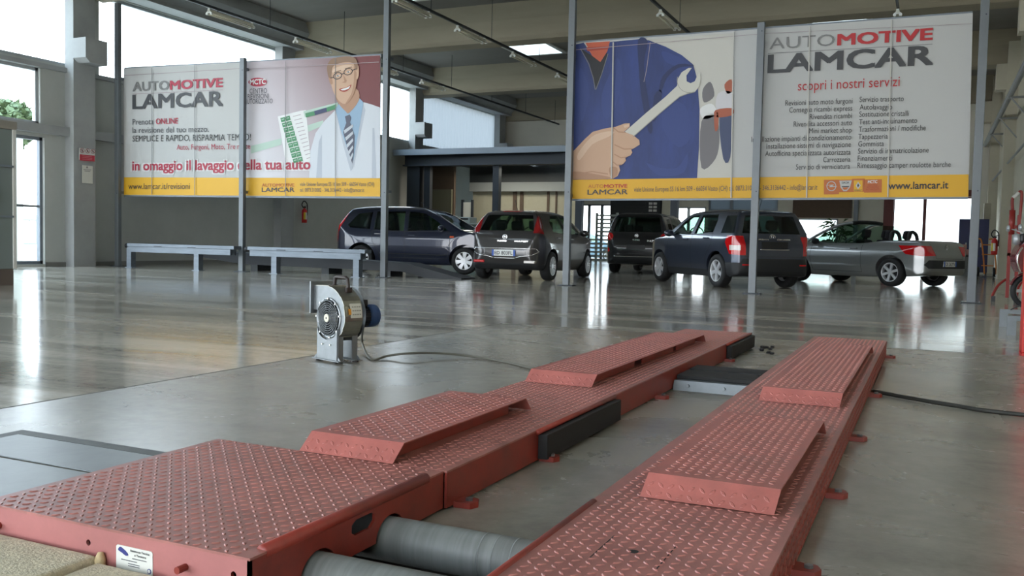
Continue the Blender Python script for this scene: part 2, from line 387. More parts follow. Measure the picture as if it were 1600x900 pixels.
# mezzanine with its fascia, steel frame and the office below it
c = MB(); c.box(XL, -7.4, 28.9, 36, 3.92, 4.06); c.cur = 1; c.box(XL+0.02, -7.4, 28.86, 28.93, 3.88, 4.09); c.cur = 2; c.box(-18.0, -7.4, 29.25, 29.5, 3.5, 3.92); c.box(-18.0, -7.4, 29.1, 29.6, 3.5, 3.55)
struct(c.build('ceiling_mezzanine', [M_DARKSTEEL, M_FASCIA, M_DARKSTEEL]))
c = MB()
for x in (-14.22, -11.05, -7.72): c.box(x-0.12, x+0.12, 29.26, 29.48, 0, 3.5)
c.box(-17.9, -17.36, 29.26, 29.6, 0, 3.5); c.box(-17.25, -17.0, 29.4, 29.6, 0, 3.5)
struct(c.build('trim_7', M_DARKSTEEL))
c = MB(); c.box(XL, -16.85, 31.0, 31.15, 0, 3.9); struct(c.build('wall_office_side', M_BROWN))
c = MB(); c.box(XL, -16.9, 30.9, 31.0, 0, 2.75); struct(c.build('wall_office_side', mat('olive_panel', (112, 108, 88), 0.7)))
c = MB(); c.box(-16.85, -12.2, 32.6, 32.75, 0, 2.75); c.cur = 1; c.box(-16.85, -12.2, 32.3, 32.75, 2.75, 3.1); c.cur = 2; c.box(-16.85, -12.2, 32.3, 32.75, 3.1, 3.92)
struct(c.build('wall_office', [M_BEIGE, mat('grey_band', (150, 152, 150), 0.6), M_DARK]))
c = MB()
for x, ww in ((-15.05, 0.16), (-14.75, 0.14), (-13.6, 0.09), (-13.25, 0.06)): c.box(x, x+ww, 32.55, 32.62, 0, 2.75)
struct(c.build('trim_8', M_BROWN))
c = MB(); c.box(-16.9, -16.55, 31.9, 31.96, 0.05, 2.3); c.cur = 1; c.box(-16.99, -16.9, 31.88, 31.98, 0, 2.4); c.box(-16.55, -16.48, 31.88, 31.98, 0, 2.4)
struct(c.build('door_3', [M_WHITE, M_DARKSTEEL]))
c = MB(); c.box(-16.9, -14.34, 29.35, 29.37, 0.1, 3.5); c.box(-14.1, -11.17, 29.35, 29.37, 0.1, 3.5); struct(c.build('window_10', M_PANE))
l = bpy.data.lights.new('office_fill', 'AREA'); l.shape = 'RECTANGLE'; l.size = 3.5; l.size_y = 1.2; l.energy = 60; l.color = (1.0, 0.93, 0.8)  # fill light added under the mezzanine to brighten the office
lo = bpy.data.objects.new('office_fill', l); COL.objects.link(lo); lo.location = (-14.4, 30.8, 3.46)
# low concrete wall foot, outdoor things seen through the openings
c = MB(); c.box(XL, XL+0.02, 14.3, YB, 0, 0.1); struct(c.build('baseboard_left', mat('grey_skirting', (120, 120, 116), 0.7)))
c = MB(); c.box(-21.2, -20.6, 14.5, 15.5, -0.13, 3.2); tag(c.build('outdoor_pillar', M_WHITE), 'white square pillar standing outside behind the left glass door', 'pillar')
# ------------------------------------------------------------------ lift platforms
from mathutils.geometry import tessellate_polygon
def red(name, c, noise, rough, dirt):
    mt = bpy.data.materials.new(name); mt.use_nodes = True
    n = mt.node_tree; b = n.nodes['Principled BSDF']; b.inputs['Roughness'].default_value = rough; b.inputs['Specular IOR Level'].default_value = 0.5
    tcn = n.nodes.new('ShaderNodeTexCoord')
    a = n.nodes.new('ShaderNodeTexNoise'); a.inputs['Scale'].default_value = 7; a.inputs['Detail'].default_value = 8; a.inputs['Roughness'].default_value = 0.7
    n.links.new(tcn.outputs['Object'], a.inputs['Vector'])
    r = n.nodes.new('ShaderNodeValToRGB'); r.color_ramp.elements[0].position = 0.3; r.color_ramp.elements[1].position = 0.68
    r.color_ramp.elements[0].color = (*lin([v*(1-noise) for v in c]), 1); r.color_ramp.elements[1].color = (*lin([min(255, v*(1+noise*0.5)) for v in c]), 1)
    n.links.new(a.outputs['Fac'], r.inputs[0])
    d = n.nodes.new('ShaderNodeTexNoise'); d.inputs['Scale'].default_value = 2.6; d.inputs['Detail'].default_value = 7; d.inputs['Roughness'].default_value = 0.75
    n.links.new(tcn.outputs['Object'], d.inputs['Vector'])
    q = n.nodes.new('ShaderNodeValToRGB'); q.color_ramp.elements[0].position = 0.53; q.color_ramp.elements[1].position = 0.78
    q.color_ramp.elements[0].color = (0, 0, 0, 1); q.color_ramp.elements[1].color = (dirt, dirt, dirt, 1)
    n.links.new(d.outputs['Fac'], q.inputs[0])
    mx = n.nodes.new('ShaderNodeMixRGB'); mx.inputs[2].default_value = (*lin((92, 74, 66)), 1)
    n.links.new(q.outputs[0], mx.inputs[0]); n.links.new(r.outputs[0], mx.inputs[1]); n.links.new(mx.outputs[0], b.inputs['Base Color'])
    rr = n.nodes.new('ShaderNodeMapRange'); rr.inputs['To Min'].default_value = rough-0.08; rr.inputs['To Max'].default_value = rough+0.12
    n.links.new(a.outputs['Fac'], rr.inputs[0]); n.links.new(rr.outputs[0], b.inputs['Roughness'])
    return mt
M_DECK = red('worn_red_tread_plate', (164, 106, 98), 0.16, 0.38, 0.65)
M_STUD = red('worn_red_studs', (170, 110, 102), 0.10, 0.32, 0.3)
M_RED = red('red_painted_steel', (136, 50, 38), 0.16, 0.42, 0.3)
M_FRONT = red('front_red_steel', (172, 108, 104), 0.06, 0.5, 0.15)  # paler red, for the front face of the left skirt only
M_PLATE = red('red_ramp_plate', (168, 98, 90), 0.10, 0.40, 0.45)
def studs(mb, inside, O, ex, ey, u0, u1, v0, v1, s, L=0.42, Wd=0.155, h=0.0024):
    """raised lozenges of tread plate, alternately turned by 90 degrees; inside(u,v) keeps them on the plate"""
    ez = ex.cross(ey)
    nu, nv = int((u1-u0)/s), int((v1-v0)/s)
    base = [(1, 0), (0.55, 0.75), (0, 1), (-0.55, 0.75), (-1, 0), (-0.55, -0.75), (0, -1), (0.55, -0.75)]
    for i in range(nu+1):
        for j in range(nv+1):
            u = u0 + (i+0.5)*s; v = v0 + (j+0.5)*s
            if not inside(u, v): continue
            t = 0.785 if (i+j) % 2 else -0.785
            c, sn = math.cos(t), math.sin(t)
            vs = []
            for k, (sc, hh) in enumerate(((1, 0), (0.62, h))):
                for (a, b) in base:
                    x = a*L*s*sc; y = b*Wd*s*sc
                    vs.append(O + ex*(u + x*c - y*sn) + ey*(v + x*sn + y*c) + ez*hh)
            fs = [(q, (q+1) % 8, 8+(q+1) % 8, 8+q) for q in range(8)] + [tuple(range(8, 16))]
            mb.add(vs, fs)
def plate_holes(mb, outer, holes, d0, d1, axis='x'):
    def P(p, d): return {'y': (p[0], d, p[1]), 'x': (d, p[0], p[1]), 'z': (p[0], p[1], d)}[axis]
    loops = [outer] + holes; flat = [p for l in loops for p in l]; n = len(flat)
    tris = tessellate_polygon([[Vector((p[0], p[1], 0)) for p in l] for l in loops])
    vs = [P(p, d0) for p in flat] + [P(p, d1) for p in flat]; fs = [tuple(t) for t in tris] + [tuple(i+n for i in reversed(t)) for t in tris]
    o = 0
    for l in loops:
        k = len(l)
        for i in range(k): fs.append((o+i, o+(i+1) % k, n+o+(i+1) % k, n+o+i))
        o += k
    mb.add(vs, fs)
def circ(cx, cy, rx, ry=None, n=16, a0=0, a1=2*math.pi):
    ry = ry or rx
    full = abs(a1-a0-2*math.pi) < 1e-6; m_ = n if full else n+1
    return [(cx+rx*math.cos(a0+(a1-a0)*i/n), cy+ry*math.sin(a0+(a1-a0)*i/n)) for i in range(m_)]
EX, EY, EZ = Vector((1, 0, 0)), Vector((0, 1, 0)), Vector((0, 0, 1))
ZT = 0.122
# left platform: wide front module and narrow runway
LP = thing('lift_platform', 'long red tread-plate lift platform with the wide front end, left of the floor gap', 'lift platform', (0, 0, 0))
d = MB()
d.box(-2.19, -1.31, 1.52, 2.377, ZT-0.006, ZT); d.box(-1.83, -1.30, 2.381, 7.42, ZT-0.006, ZT)
d.cur = 1; d.smooth = False
studs(d, lambda u, v: (-2.18 < u < -1.345 and 1.53 < v < 2.37), Vector((0, 0, ZT)), EX, EY, -2.2, -1.3, 1.52, 2.38, 0.0285)
studs(d, lambda u, v: (-1.82 < u < -1.31 and 2.39 < v < 7.41 and not (-1.80 < u < -1.50 and (2.5 < v < 3.3 or 4.3 < v < 6.4))), Vector((0, 0, ZT)), EX, EY, -1.83, -1.3, 2.38, 7.42, 0.0285)
d.build('deck', [M_DECK, M_STUD], LP)
s = MB()
arches = []
out = [(1.52, 0.008)]
for cy in (1.765, 2.085):
    out += [(cy-0.072, 0.008)] + [(cy+0.072*math.cos(t), 0.006+0.062*math.sin(t)) for t in [math.pi*(1-i/14) for i in range(1, 14)]] + [(cy+0.072, 0.008)]
out += [(2.377, 0.008), (2.377, ZT-0.006), (1.52, ZT-0.006)]
slot = [(1.90, 0.068), (1.915, 0.058), (1.985, 0.058), (2.005, 0.072), (2.005, 0.09), (1.99, 0.098), (1.92, 0.098), (1.90, 0.088)]
plate_holes(s, out, [slot], -1.318, -1.31, 'x')
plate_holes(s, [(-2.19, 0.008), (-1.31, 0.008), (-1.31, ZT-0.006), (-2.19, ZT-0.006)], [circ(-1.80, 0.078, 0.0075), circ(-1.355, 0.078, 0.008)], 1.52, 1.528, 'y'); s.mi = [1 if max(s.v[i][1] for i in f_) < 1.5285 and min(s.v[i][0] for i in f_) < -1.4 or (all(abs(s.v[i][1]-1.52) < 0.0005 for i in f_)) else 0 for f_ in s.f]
s.box(-2.19, -2.182, 1.528, 2.377, 0.008, ZT-0.006); s.box(-2.182, -1.83, 2.369, 2.377, 0.008, ZT-0.006)
s.box(-1.308, -1.30, 2.381, 7.42, 0.008, ZT-0.006); s.box(-1.83, -1.822, 2.381, 7.42, 0.008, ZT-0.006); s.box(-1.822, -1.308, 7.412, 7.42, 0.008, ZT-0.006)
s.box(-2.18, -1.32, 1.53, 2.36, 0.004, 0.008)
s.build('side_skirt', [M_RED, M_FRONT], LP)
l = MB(); l.smooth = True
l.cyl((-1.322, 1.575, ZT-0.004), (-1.322, 2.29, ZT-0.004), 0.0165, 14); l.smooth = False; l.build('lip_rail', M_RED, LP)
l = MB(); l.box(-1.346, -1.3415, 1.6, 2.26, ZT-0.001, ZT+0.0006); l.build('seam', M_BLACK, LP)
for (a, b) in ((3.08, 3.96), (6.49, 7.42)):
    q = MB(); q.cbox(-1.30, -1.262, a, b, 0.012, 0.105, 0.003); q.build('rubber_pad', M_BLACK, LP)
    q = MB(); q.smooth = True; q.cyl((-1.294, a-0.02, ZT-0.006), (-1.294, b, ZT-0.006), 0.010, 10); q.smooth = False; q.build('pad_rail', M_RED, LP)
for x in (-1.493, -2.115): q = MB(); q.cyl((x, 1.52, 0.072), (x, 1.493, 0.072), 0.0085, 12); q.build('peg', M_RED, LP)
st = MB(); st.prism([(-1.703, 0.030), (-1.596, 0.030), (-1.592, 0.034), (-1.592, 0.086), (-1.596, 0.090), (-1.703, 0.090), (-1.707, 0.086), (-1.707, 0.034)], 1.5185, 1.5199, 'y')
so = st.build('sticker', mat('sticker_white', (214, 214, 206), 0.4), LP); so['label'] = 'white maker label with blue print'
M_INK = mat('blue_ink', (44, 52, 120), 0.5); M_INKD = mat('dark_ink', (58, 60, 64), 0.5)
t = MB(); t.prism(spline([(-1.70, 0.078), (-1.694, 0.086), (-1.682, 0.082), (-1.672, 0.076), (-1.668, 0.070), (-1.676, 0.068), (-1.688, 0.073)], 4, True), 1.5178, 1.5186, 'y')
t.build('emblem', M_INK, so); t = MB(); t.prism([p for p in circ(-1.602, 0.043, 0.0062)], 1.5178, 1.5186, 'y'); t.build('seal', M_INK, so)
t = MB()
t.prism(circ(-1.602, 0.043, 0.0042), 1.5172, 1.518, 'y'); t.build('emblem_ring', mat('sticker_white', (0, 0, 0)), so)
t = MB()
text_into(t, 'Assistenza Tecnica', Vector((-1.662, 1.5176, 0.0800)), EX, EZ, width=0.061, height=0.0055, bold=0.02)
text_into(t, 'e Tarature', Vector((-1.648, 1.5176, 0.0708)), EX, EZ, width=0.036, height=0.0050, bold=0.02)
for zz, x0, x1 in ((0.0636, -1.655, -1.61), (0.0568, -1.69, -1.64), (0.0450, -1.668, -1.632), (0.0500, -1.668, -1.632)): t.box(x0, x1, 1.5176, 1.518, zz, zz+0.0016)
t.build('lettering', M_INKD, so)
def lug(parent, x, y, sgn):
    q = MB(); q.prism([(x, y-0.035), (x+sgn*0.055, y-0.03), (x+sgn*0.068, y), (x+sgn*0.055, y+0.03), (x, y+0.035)], 0.0, 0.018, 'z'); o = q.build('anchor_lug', M_RED, parent)
    q = MB(); q.cyl((x+sgn*0.037, y, 0.018), (x+sgn*0.037, y, 0.026), 0.012, 6); q.build('bolt', M_GALV, o)
for y in (2.46, 3.13, 4.69, 6.46): lug(LP, -1.30, y, 1)
def ramp_plate(parent, x0, x1, y0, y1, gaps=()):
    zt = 0.181; p = MB()
    p.box(x0, x1, y0+0.055, y1, zt-0.004, zt)
    p.add([(x0, y0+0.055, zt), (x1, y0+0.055, zt), (x1-0.008, y0, ZT+0.003), (x0-0.008, y0, ZT+0.003), (x0, y0+0.055, zt-0.005), (x1, y0+0.055, zt-0.005), (x1-0.008, y0+0.004, ZT+0.003), (x0-0.008, y0+0.004, ZT+0.003)], [(0,1,2,3),(7,6,5,4),(0,4,5,1),(2,6,7,3),(1,5,6,2),(0,3,7,4)])
    p.add([(x0+0.02, y1, zt), (x1, y1, zt), (x1+0.004, y1+0.05, ZT+0.004), (x0+0.02, y1+0.05, ZT+0.004), (x0+0.02, y1, zt-0.004), (x1, y1, zt-0.004), (x1+0.004, y1+0.046, ZT+0.004), (x0+0.02, y1+0.046, ZT+0.004)], [(0,1,2,3),(7,6,5,4),(0,4,5,1),(2,6,7,3),(1,5,6,2),(0,3,7,4)])
    p.cur = 1
    studs(p, lambda u, v: x0+0.015 < u < x1-0.015 and y0+0.07 < v < y1-0.015, Vector((0, 0, zt)), EX, EY, x0, x1, y0+0.055, y1, 0.0285)
    e2 = Vector((0, 0.055, zt-ZT-0.003)); Ls = e2.length; e2n = e2.normalized()
    p.cur = 0
    studs(p, lambda u, v: x0+0.01 < u < x1-0.01 and 0.008 < v < Ls-0.008, Vector((0, y0, ZT+0.003)), EX, e2n, x0, x1, 0, Ls, 0.0285, L=0.42, Wd=0.17, h=0.002)
    o = p.build('ramp_plate', [M_PLATE, M_STUD], parent)
    q = MB(); ys = [y0+0.05] + [g for gp in gaps for g in gp] + [y1-0.06]
    for a, b in zip(ys[::2], ys[1::2]): q.box(x1-0.056, x1-0.05, a, b, ZT+0.001, zt-0.004); q.box(x0+0.016, x0+0.022, a, b, ZT+0.001, zt-0.004)
    q.build('web', M_RED, o)
ramp_plate(LP, -1.83, -1.475, 2.365, 3.36); ramp_plate(LP, -1.80, -1.45, 4.10, 6.43, gaps=((4.93, 5.08), (5.78, 5.86)))
# right platform
RP = thing('lift_platform', 'long red tread-plate lift platform of one even width, right of the floor gap', 'lift platform', (0, 0, 0))
d = MB()
d.box(-0.81, -0.285, 1.46, 7.46, ZT-0.006, ZT); d.cur = 1
studs(d, lambda u, v: (-0.785 < u < -0.30 and 1.47 < v < 7.45 and not (-0.65 < u < -0.36 and (2.55 < v < 3.4 or 4.4 < v < 6.3))), Vector((0, 0, ZT)), EX, EY, -0.81, -0.285, 1.46, 7.46, 0.0285)
d.build('deck', [M_DECK, M_STUD], RP)
s = MB(); s.box(-0.81, -0.802, 1.46, 7.46, 0.008, ZT-0.006); s.box(-0.293, -0.285, 1.46, 7.46, 0.008, ZT-0.006); s.box(-0.802, -0.293, 1.46, 1.468, 0.008, ZT-0.006); s.box(-0.802, -0.293, 7.452, 7.46, 0.008, ZT-0.006)
s.cur = 1; studs(s, lambda u, v: 1.48 < u < 7.44 and 0.018 < v < 0.108, Vector((-0.285, 0, 0)), EY, EZ, 1.46, 7.46, 0.006, 0.116, 0.0285)
s.build('side_skirt', [M_RED, M_RED], RP)
l = MB(); l.smooth = True; l.cyl((-0.803, 1.46, ZT-0.004), (-0.803, 2.30, ZT-0.004), 0.0105, 14); l.smooth = False; l.build('lip_rail', M_RED, RP)
l = MB()
for a, b in (((922, 871), (960, 837)), ((1026, 889), (1056, 854))):
    p, q = atZ(*a, ZT), atZ(*b, ZT); n_ = Vector((q.y-p.y, p.x-q.x, 0)).normalized()*0.0012
    l.add([p-n_, p+n_, q+n_, q-n_, p-n_+EZ*0.001, p+n_+EZ*0.001, q+n_+EZ*0.001, q-n_+EZ*0.001], [(0,1,2,3),(7,6,5,4),(0,4,5,1),(1,5,6,2),(2,6,7,3),(3,7,4,0)])
p = atZ(990, 862, ZT); l.cyl((p.x, p.y, ZT), (p.x, p.y, ZT+0.001), 0.0115, 14); l.build('slot', M_BLACK, RP)
for y in (2.35, 3.14, 4.12, 5.39, 7.38): lug(RP, -0.285, y, 1)
ramp_plate(RP, -0.695, -0.335, 2.395, 3.5); ramp_plate(RP, -0.675, -0.33, 4.17, 6.42)
# roller tubes in the floor gap
M_ROLL = mat('grey_roller', (122, 126, 124), 0.5, 0.0, noise=0.3, nscale=5, stretch=(6, 0.3, 0.3))
for y, lb in ((1.765, 'grey steel roller tube in the floor gap, the one nearest the viewer'), (2.085, 'scuffed grey steel roller tube in the floor gap, behind the nearer one')):
    q = MB(); q.smooth = True; q.cyl((-2.02, y, 0), (-0.4, y, 0), 0.060, 40)
    q.smooth = True
    rng_ = [(-1.02, 0.006), (-0.98, 0.004), (-0.93, 0.005)] if y > 2 else []
    for x, ww in rng_: q.cyl((x, y, 0), (x+ww, y, 0), 0.0606, 40)
    q.smooth = False; tag(q.build('roller_tube', M_ROLL, None, ), lb, 'roller', 'roller tubes between the platforms')
# cross member and anchor plates between the platforms
CM = thing('cross_member', 'galvanised cross member with black rubber bars between the two red platforms', 'cross member', (-1.06, 5.3, 0))
q = MB(); q.prism([(-0.30, 0.0), (-0.28, 0.055), (0.30, 0.055), (0.30, 0.0)], -0.233, 0.248, 'x')
q.build('channel', M_GALV, CM)
for a, b in ((-0.22, 0.02), (0.07, 0.27)): q = MB(); q.cbox(-0.233, 0.248, a, b, 0.055, 0.078, 0.004); q.build('rubber_bar', M_BLACK, CM)
for x in (-0.15, 0.05): q = MB(); q.cyl((x, -0.29, 0.03), (x, -0.305, 0.031), 0.009, 10); q.build('bolt', M_GALV, CM)
# concrete blocks at the lower left
M_BLOCK = mat('concrete_block', (196, 187, 162), 0.95, noise=0.22, nscale=60, bump=0.5, bscale=160)
for (x0, x1, y0, y1, z1, a, lb) in ((-2.15, -1.755, 1.28, 1.505, 0.06, 0.0, 'pale concrete paving block against the wide red platform end, the left one'), (-1.74, -1.55, 1.24, 1.495, 0.05, 0.0, 'pale concrete paving block below the white sticker, the right one')):
    q = MB(); q.cbox(x0, x1, y0, y1, 0, z1, 0.008); tag(q.build('concrete_block', M_BLOCK), lb, 'paving block', 'blocks by the platform end')
q = MB(); q.smooth = True; q.tube([(-1.752, 1.512, 0.005), (-1.748, 1.508, 0.05), (-1.75, 1.512, 0.066)], [0.012, 0.013, 0.006], 8); q.smooth = False
tag(q.build('foam_blob', mat('yellow_foam', (196, 176, 136), 0.9, bump=0.4)), 'blob of yellowed foam between the two concrete blocks', 'foam')
# floor pit covers, far left front
PC = thing('pit_cover', 'flush grey steel pit cover in the floor at the left front', 'pit cover', (-2.8, 1.9, 0))
q = MB(); q.box(-0.49, 0.55, 0.55, 0.61, 0, 0.004); q.box(-0.55, -0.49, -0.9, 0.61, 0, 0.004); q.build('rim', mat('dark_worn_rim', (86, 88, 88), 0.5, 0.3, noise=0.2, nscale=20), PC)
for a, b, nm in ((0.28, 0.545, 'plate'), (-0.9, 0.262, 'plate')): q = MB(); q.cbox(-0.487, 0.55, a, b, 0, 0.005, 0.002); q.build(nm, mat('pit_plate', (112, 117, 118), 0.34, 0.3, noise=0.12, nscale=5, bump=0.15, bscale=8), PC)
# ------------------------------------------------------------------ blower
BL = thing('blower', 'portable galvanised centrifugal blower with blue motor standing on the floor', 'blower', (-3.545, 4.965, 0), math.radians(-19))
CZ = 0.289
scroll = [(-0.175, CZ+0.045), (-0.175, CZ+0.205), (-0.06, CZ+0.208)] + [(math.sin(t)*r, CZ+math.cos(t)*r) for t, r in [(math.pi*1.5*i/26, 0.208-0.088*i/26) for i in range(27)]] + [(-0.118, CZ+0.045)]
q = MB(); n0 = len(scroll)
q.add([(x, -0.075, z) for x, z in scroll], [tuple(range(n0))]); q.add([(x, 0.085, z) for x, z in scroll], [tuple(range(n0-1, -1, -1))])
# pierce: front sheet drawn as a ring round the inlet
q.v = q.v[n0:]; q.f = [[i-n0 for i in q.f[1]]]; q.mi = [0]; q.sm = [False]
plate_holes(q, scroll, [circ(0, CZ, 0.118, n=40)], -0.079, -0.075, 'y')
q.build('housing', M_GALV, BL, fix=False)
q = MB()
for i in range(1, n0-1):
    (xa, za), (xb, zb) = scroll[i], scroll[i+1]
    q.add([(xa, -0.083, za), (xb, -0.083, zb), (xb, 0.058, zb), (xa, 0.058, za)], [(0,1,2,3)])
wr = q.build('scroll_wrap', mat('wrap_steel', (150, 148, 138), 0.3, 0.9, noise=0.15, nscale=6), BL)
mdf = wr.modifiers.new('thick', 'SOLIDIFY'); mdf.thickness = 0.004; mdf.offset = 1
q = MB(); plate_holes(q, [(-0.105, CZ+0.02), (0.085, CZ+0.02), (0.085, CZ+0.232), (-0.105, CZ+0.232)], [[(-0.075, CZ+0.05), (0.055, CZ+0.05), (0.055, CZ+0.2), (-0.075, CZ+0.2)]], -0.187, -0.175, 'x')
q.build('outlet_flange', M_GALV, BL)
q = MB(); q.smooth = True; q.lathe([(0.118, -0.079), (0.122, -0.086), (0.133, -0.086), (0.135, -0.079)], 40, T(0, 0, CZ)); q.lathe([(0.118, -0.079), (0.108, -0.060), (0.104, -0.03)], 40, T(0, 0, CZ)); q.smooth = False; q.build('inlet_ring', mat('ring_steel', (150, 154, 156), 0.35, 0.85), BL)
q = MB(); q.smooth = True
for rr in (0.028, 0.042, 0.056, 0.07, 0.084, 0.098, 0.115):
    q.tube([(rr*math.cos(t), -0.094, CZ+rr*math.sin(t)) for t in [2*math.pi*i/32 for i in range(33)]], 0.0022, 6, cap=False)
for t in (0.4, 1.2, 1.9, 2.7, 3.5, 4.4, 5.4): q.tube([(0.02*math.cos(t), -0.090, CZ+0.02*math.sin(t)), (0.128*math.cos(t), -0.090, CZ+0.128*math.sin(t))], 0.0022, 6)
q.smooth = False; q.build('guard', M_GALV, BL)
q = MB(); q.cyl((0, -0.088, CZ), (0, -0.101, CZ), 0.026, 24); hb = q.build('hub_cap', M_CREAM, BL)
q = MB(); q.cyl((0, -0.101, CZ), (0, -0.1025, CZ), 0.006, 12); q.build('hub_screw', M_BLACK, hb)
q = MB()
for k in range(28):
    t = 2*math.pi*k/28; M_ = T(0, 0, CZ) @ Matrix.Rotation(t, 4, 'Y'); q.box(0.085, 0.104, -0.05, 0.05, -0.0015, 0.0015, M_)
q.cyl((0, 0.05, CZ), (0, 0.056, CZ), 0.105, 32); q.build('impeller', M_DARK, BL)
M_BRB = mat('bright_bolt', (210, 210, 205), 0.3, 0.8)
for t in (0.15, 0.85, 1.55, 2.3, 3.1, 4.0, 4.9, 5.6): q = MB(); q.cyl((0.128*math.cos(t), -0.086, CZ+0.128*math.sin(t)), (0.128*math.cos(t), -0.094, CZ+0.128*math.sin(t)), 0.006, 8); q.build('bolt', M_BRB, BL)
for x in (-0.05, 0.04): q = MB(); q.cyl((x, -0.094, 0.115), (x, -0.1, 0.115), 0.006, 8); q.build('bolt', M_BRB, BL)
def leg_bracket(y, sg):
    q = MB(); y2 = y+sg*0.006
    prof = [(-0.112, 0.012), (0.112, 0.012), (0.112, 0.225)] + [(0.142*math.sin(t), CZ-0.142*math.cos(t)) for t in [0.72-1.44*i/12 for i in range(13)]] + [(-0.112, 0.225)]
    q.prism(prof, y, y2, 'y')
    q.prism([(0.118, 0.0), (0.118, 0.235), (0.112, 0.25), (0.112, 0.0)], y+sg*0.0, y+sg*-0.04, 'y'); q.box(-0.118, -0.112, min(y, y-sg*0.04), max(y, y-sg*0.04), 0, 0.24)
    q.box(-0.15, 0.15, min(y-sg*0.04, y+sg*0.02), max(y-sg*0.04, y+sg*0.02), 0.012, 0.018)
    q.prism([(0.15, 0.018), (0.12, 0.045), (0.12, 0.018)], y-0.003, y+0.003, 'y'); q.prism([(-0.15, 0.018), (-0.12, 0.018), (-0.12, 0.045)], y-0.003, y+0.003, 'y')
    q.build('foot_bracket', M_GALV, BL)
leg_bracket(-0.088, -1); leg_bracket(0.064, 1)
for x in (-0.1, 0.1):
    for y in (-0.09, 0.07): q = MB(); q.cyl((x, y, 0), (x, y, 0.012), 0.016, 12); q.build('rubber_foot', M_BLACK, BL)
M_BLUE = mat('motor_blue', (36, 66, 112), 0.4, 0.1)
q = MB(); q.smooth = True; q.cyl((0, 0.062, CZ), (0, 0.12, CZ), 0.085, 28); q.lathe([(0.001, 0.30), (0.05, 0.30), (0.074, 0.292), (0.078, 0.28), (0.078, 0.215), (0.001, 0.215)], 28, T(0, 0, CZ)); q.smooth = False
q.build('motor_cowl', M_BLUE, BL)
q = MB(); q.cyl((0, 0.12, CZ), (0, 0.215, CZ), 0.066, 24)
for k in range(20):
    M_ = T(0, 0, CZ) @ Matrix.Rotation(2*math.pi*k/20, 4, 'Y'); q.box(0.062, 0.077, 0.122, 0.213, -0.002, 0.002, M_)
q.build('motor_fins', mat('dark_motor', (34, 38, 46), 0.45, 0.2), BL)
q = MB(); q.cbox(-0.04, 0.05, 0.12, 0.2, CZ+0.07, CZ+0.115, 0.006); q.build('terminal_box', M_BLKPL, BL)
q = MB(); q.smooth = False
q.tube([(-0.055, 0.0, 0.492), (-0.045, 0.0, 0.55), (-0.03, 0, 0.558), (0.075, 0.0, 0.556), (0.088, 0.0, 0.548), (0.10, 0.0, 0.485)], 0.012, 8); q.box(-0.075, -0.04, -0.02, 0.02, 0.488, 0.505); q.box(0.09, 0.115, -0.02, 0.02, 0.46, 0.492)
q.build('handle', mat('worn_black_handle', (44, 34, 30), 0.5, noise=0.3, nscale=30), BL)
q = MB()
def wrapP(t, y, e=0.0055): r = 0.208-0.088*t/(math.pi*1.5)+e; return (math.sin(t)*r, y, CZ+math.cos(t)*r)
for i in range(8):
    t0, t1 = 1.02+0.5*i/8, 1.02+0.5*(i+1)/8; q.cur = 0
    q.add([wrapP(t0, -0.04), wrapP(t1, -0.04), wrapP(t1, 0.05), wrapP(t0, 0.05)], [(0,1,2,3)])
q.cur = 1
for i in range(4):
    t0, t1 = 1.2+0.2*i/4, 1.2+0.2*(i+1)/4; q.add([wrapP(t0, -0.056, 0.006), wrapP(t1, -0.056, 0.006), wrapP(t1, -0.034, 0.006), wrapP(t0, -0.034, 0.006)], [(0,1,2,3)])
q.cur = 2
for yy in (-0.026, -0.008, 0.01, 0.028):
    for i in range(3):
        t0 = 1.12+0.13*i; q.add([wrapP(t0, yy, 0.0065), wrapP(t0+0.04, yy, 0.0065), wrapP(t0+0.04, yy+0.014, 0.0065), wrapP(t0, yy+0.014, 0.0065)], [(0,1,2,3)])
q.build('warning_sticker', [mat('sticker_grey', (196, 192, 178), 0.5), mat('orange_mark', (206, 140, 44), 0.5), mat('faint_ink', (140, 136, 124), 0.6)], BL)
def floorpt(x, y, z): p = atZ(x, y, z); return (p.x, p.y, p.z)
q = MB(); q.smooth = True
bp = BL.matrix_basis
start = BL.matrix_basis @ Vector((0.06, 0.2, 0.22))
start = Matrix.Translation(BL.location) @ RZ(math.radians(-19)) @ Vector((0.055, 0.16, 0.235))
pts = spline([tuple(start), floorpt(566, 535, 0.06), floorpt(580, 561, 0.008), floorpt(606, 556, 0.02), floorpt(640, 552, 0.04), floorpt(690, 552, 0.03), floorpt(745, 558, 0.01), floorpt(800, 568, 0.008), (-1.95, 5.05, 0.008), (-1.845, 4.98, 0.008)], 8)
q.tube(pts, 0.008, 8); q.smooth = False
tag(q.build('power_cable', mat('cable_grey', (88, 86, 76), 0.6)), 'grey power cable looping from the blower to the left red platform', 'cable')
q = MB(); q.smooth = True
pts = spline([(-0.27, 5.52, 0.012), floorpt(1400, 618, 0.012), floorpt(1450, 627, 0.012), floorpt(1500, 635, 0.012), floorpt(1560, 644, 0.012), (0.9, 5.12, 0.012), (1.5, 5.2, 0.012)], 8)
q.tube(pts, 0.011, 8); q.smooth = False
tag(q.build('hose', mat('hose_black', (48, 47, 42), 0.6)), 'black hose running right from the right red platform across the floor', 'hose')
q = MB()
for k in range(9):
    p = atZ(1203+random.uniform(-14, 14), 548+random.uniform(-6, 6), 0); q.cbox(p.x-0.015, p.x+0.012, p.y-0.02, p.y+0.03, 0, 0.014, 0.004)
o = tag(q.build('rubble', M_BLACK), 'crumbs of black rubber on the floor between the far platform ends', 'debris', kind='stuff')
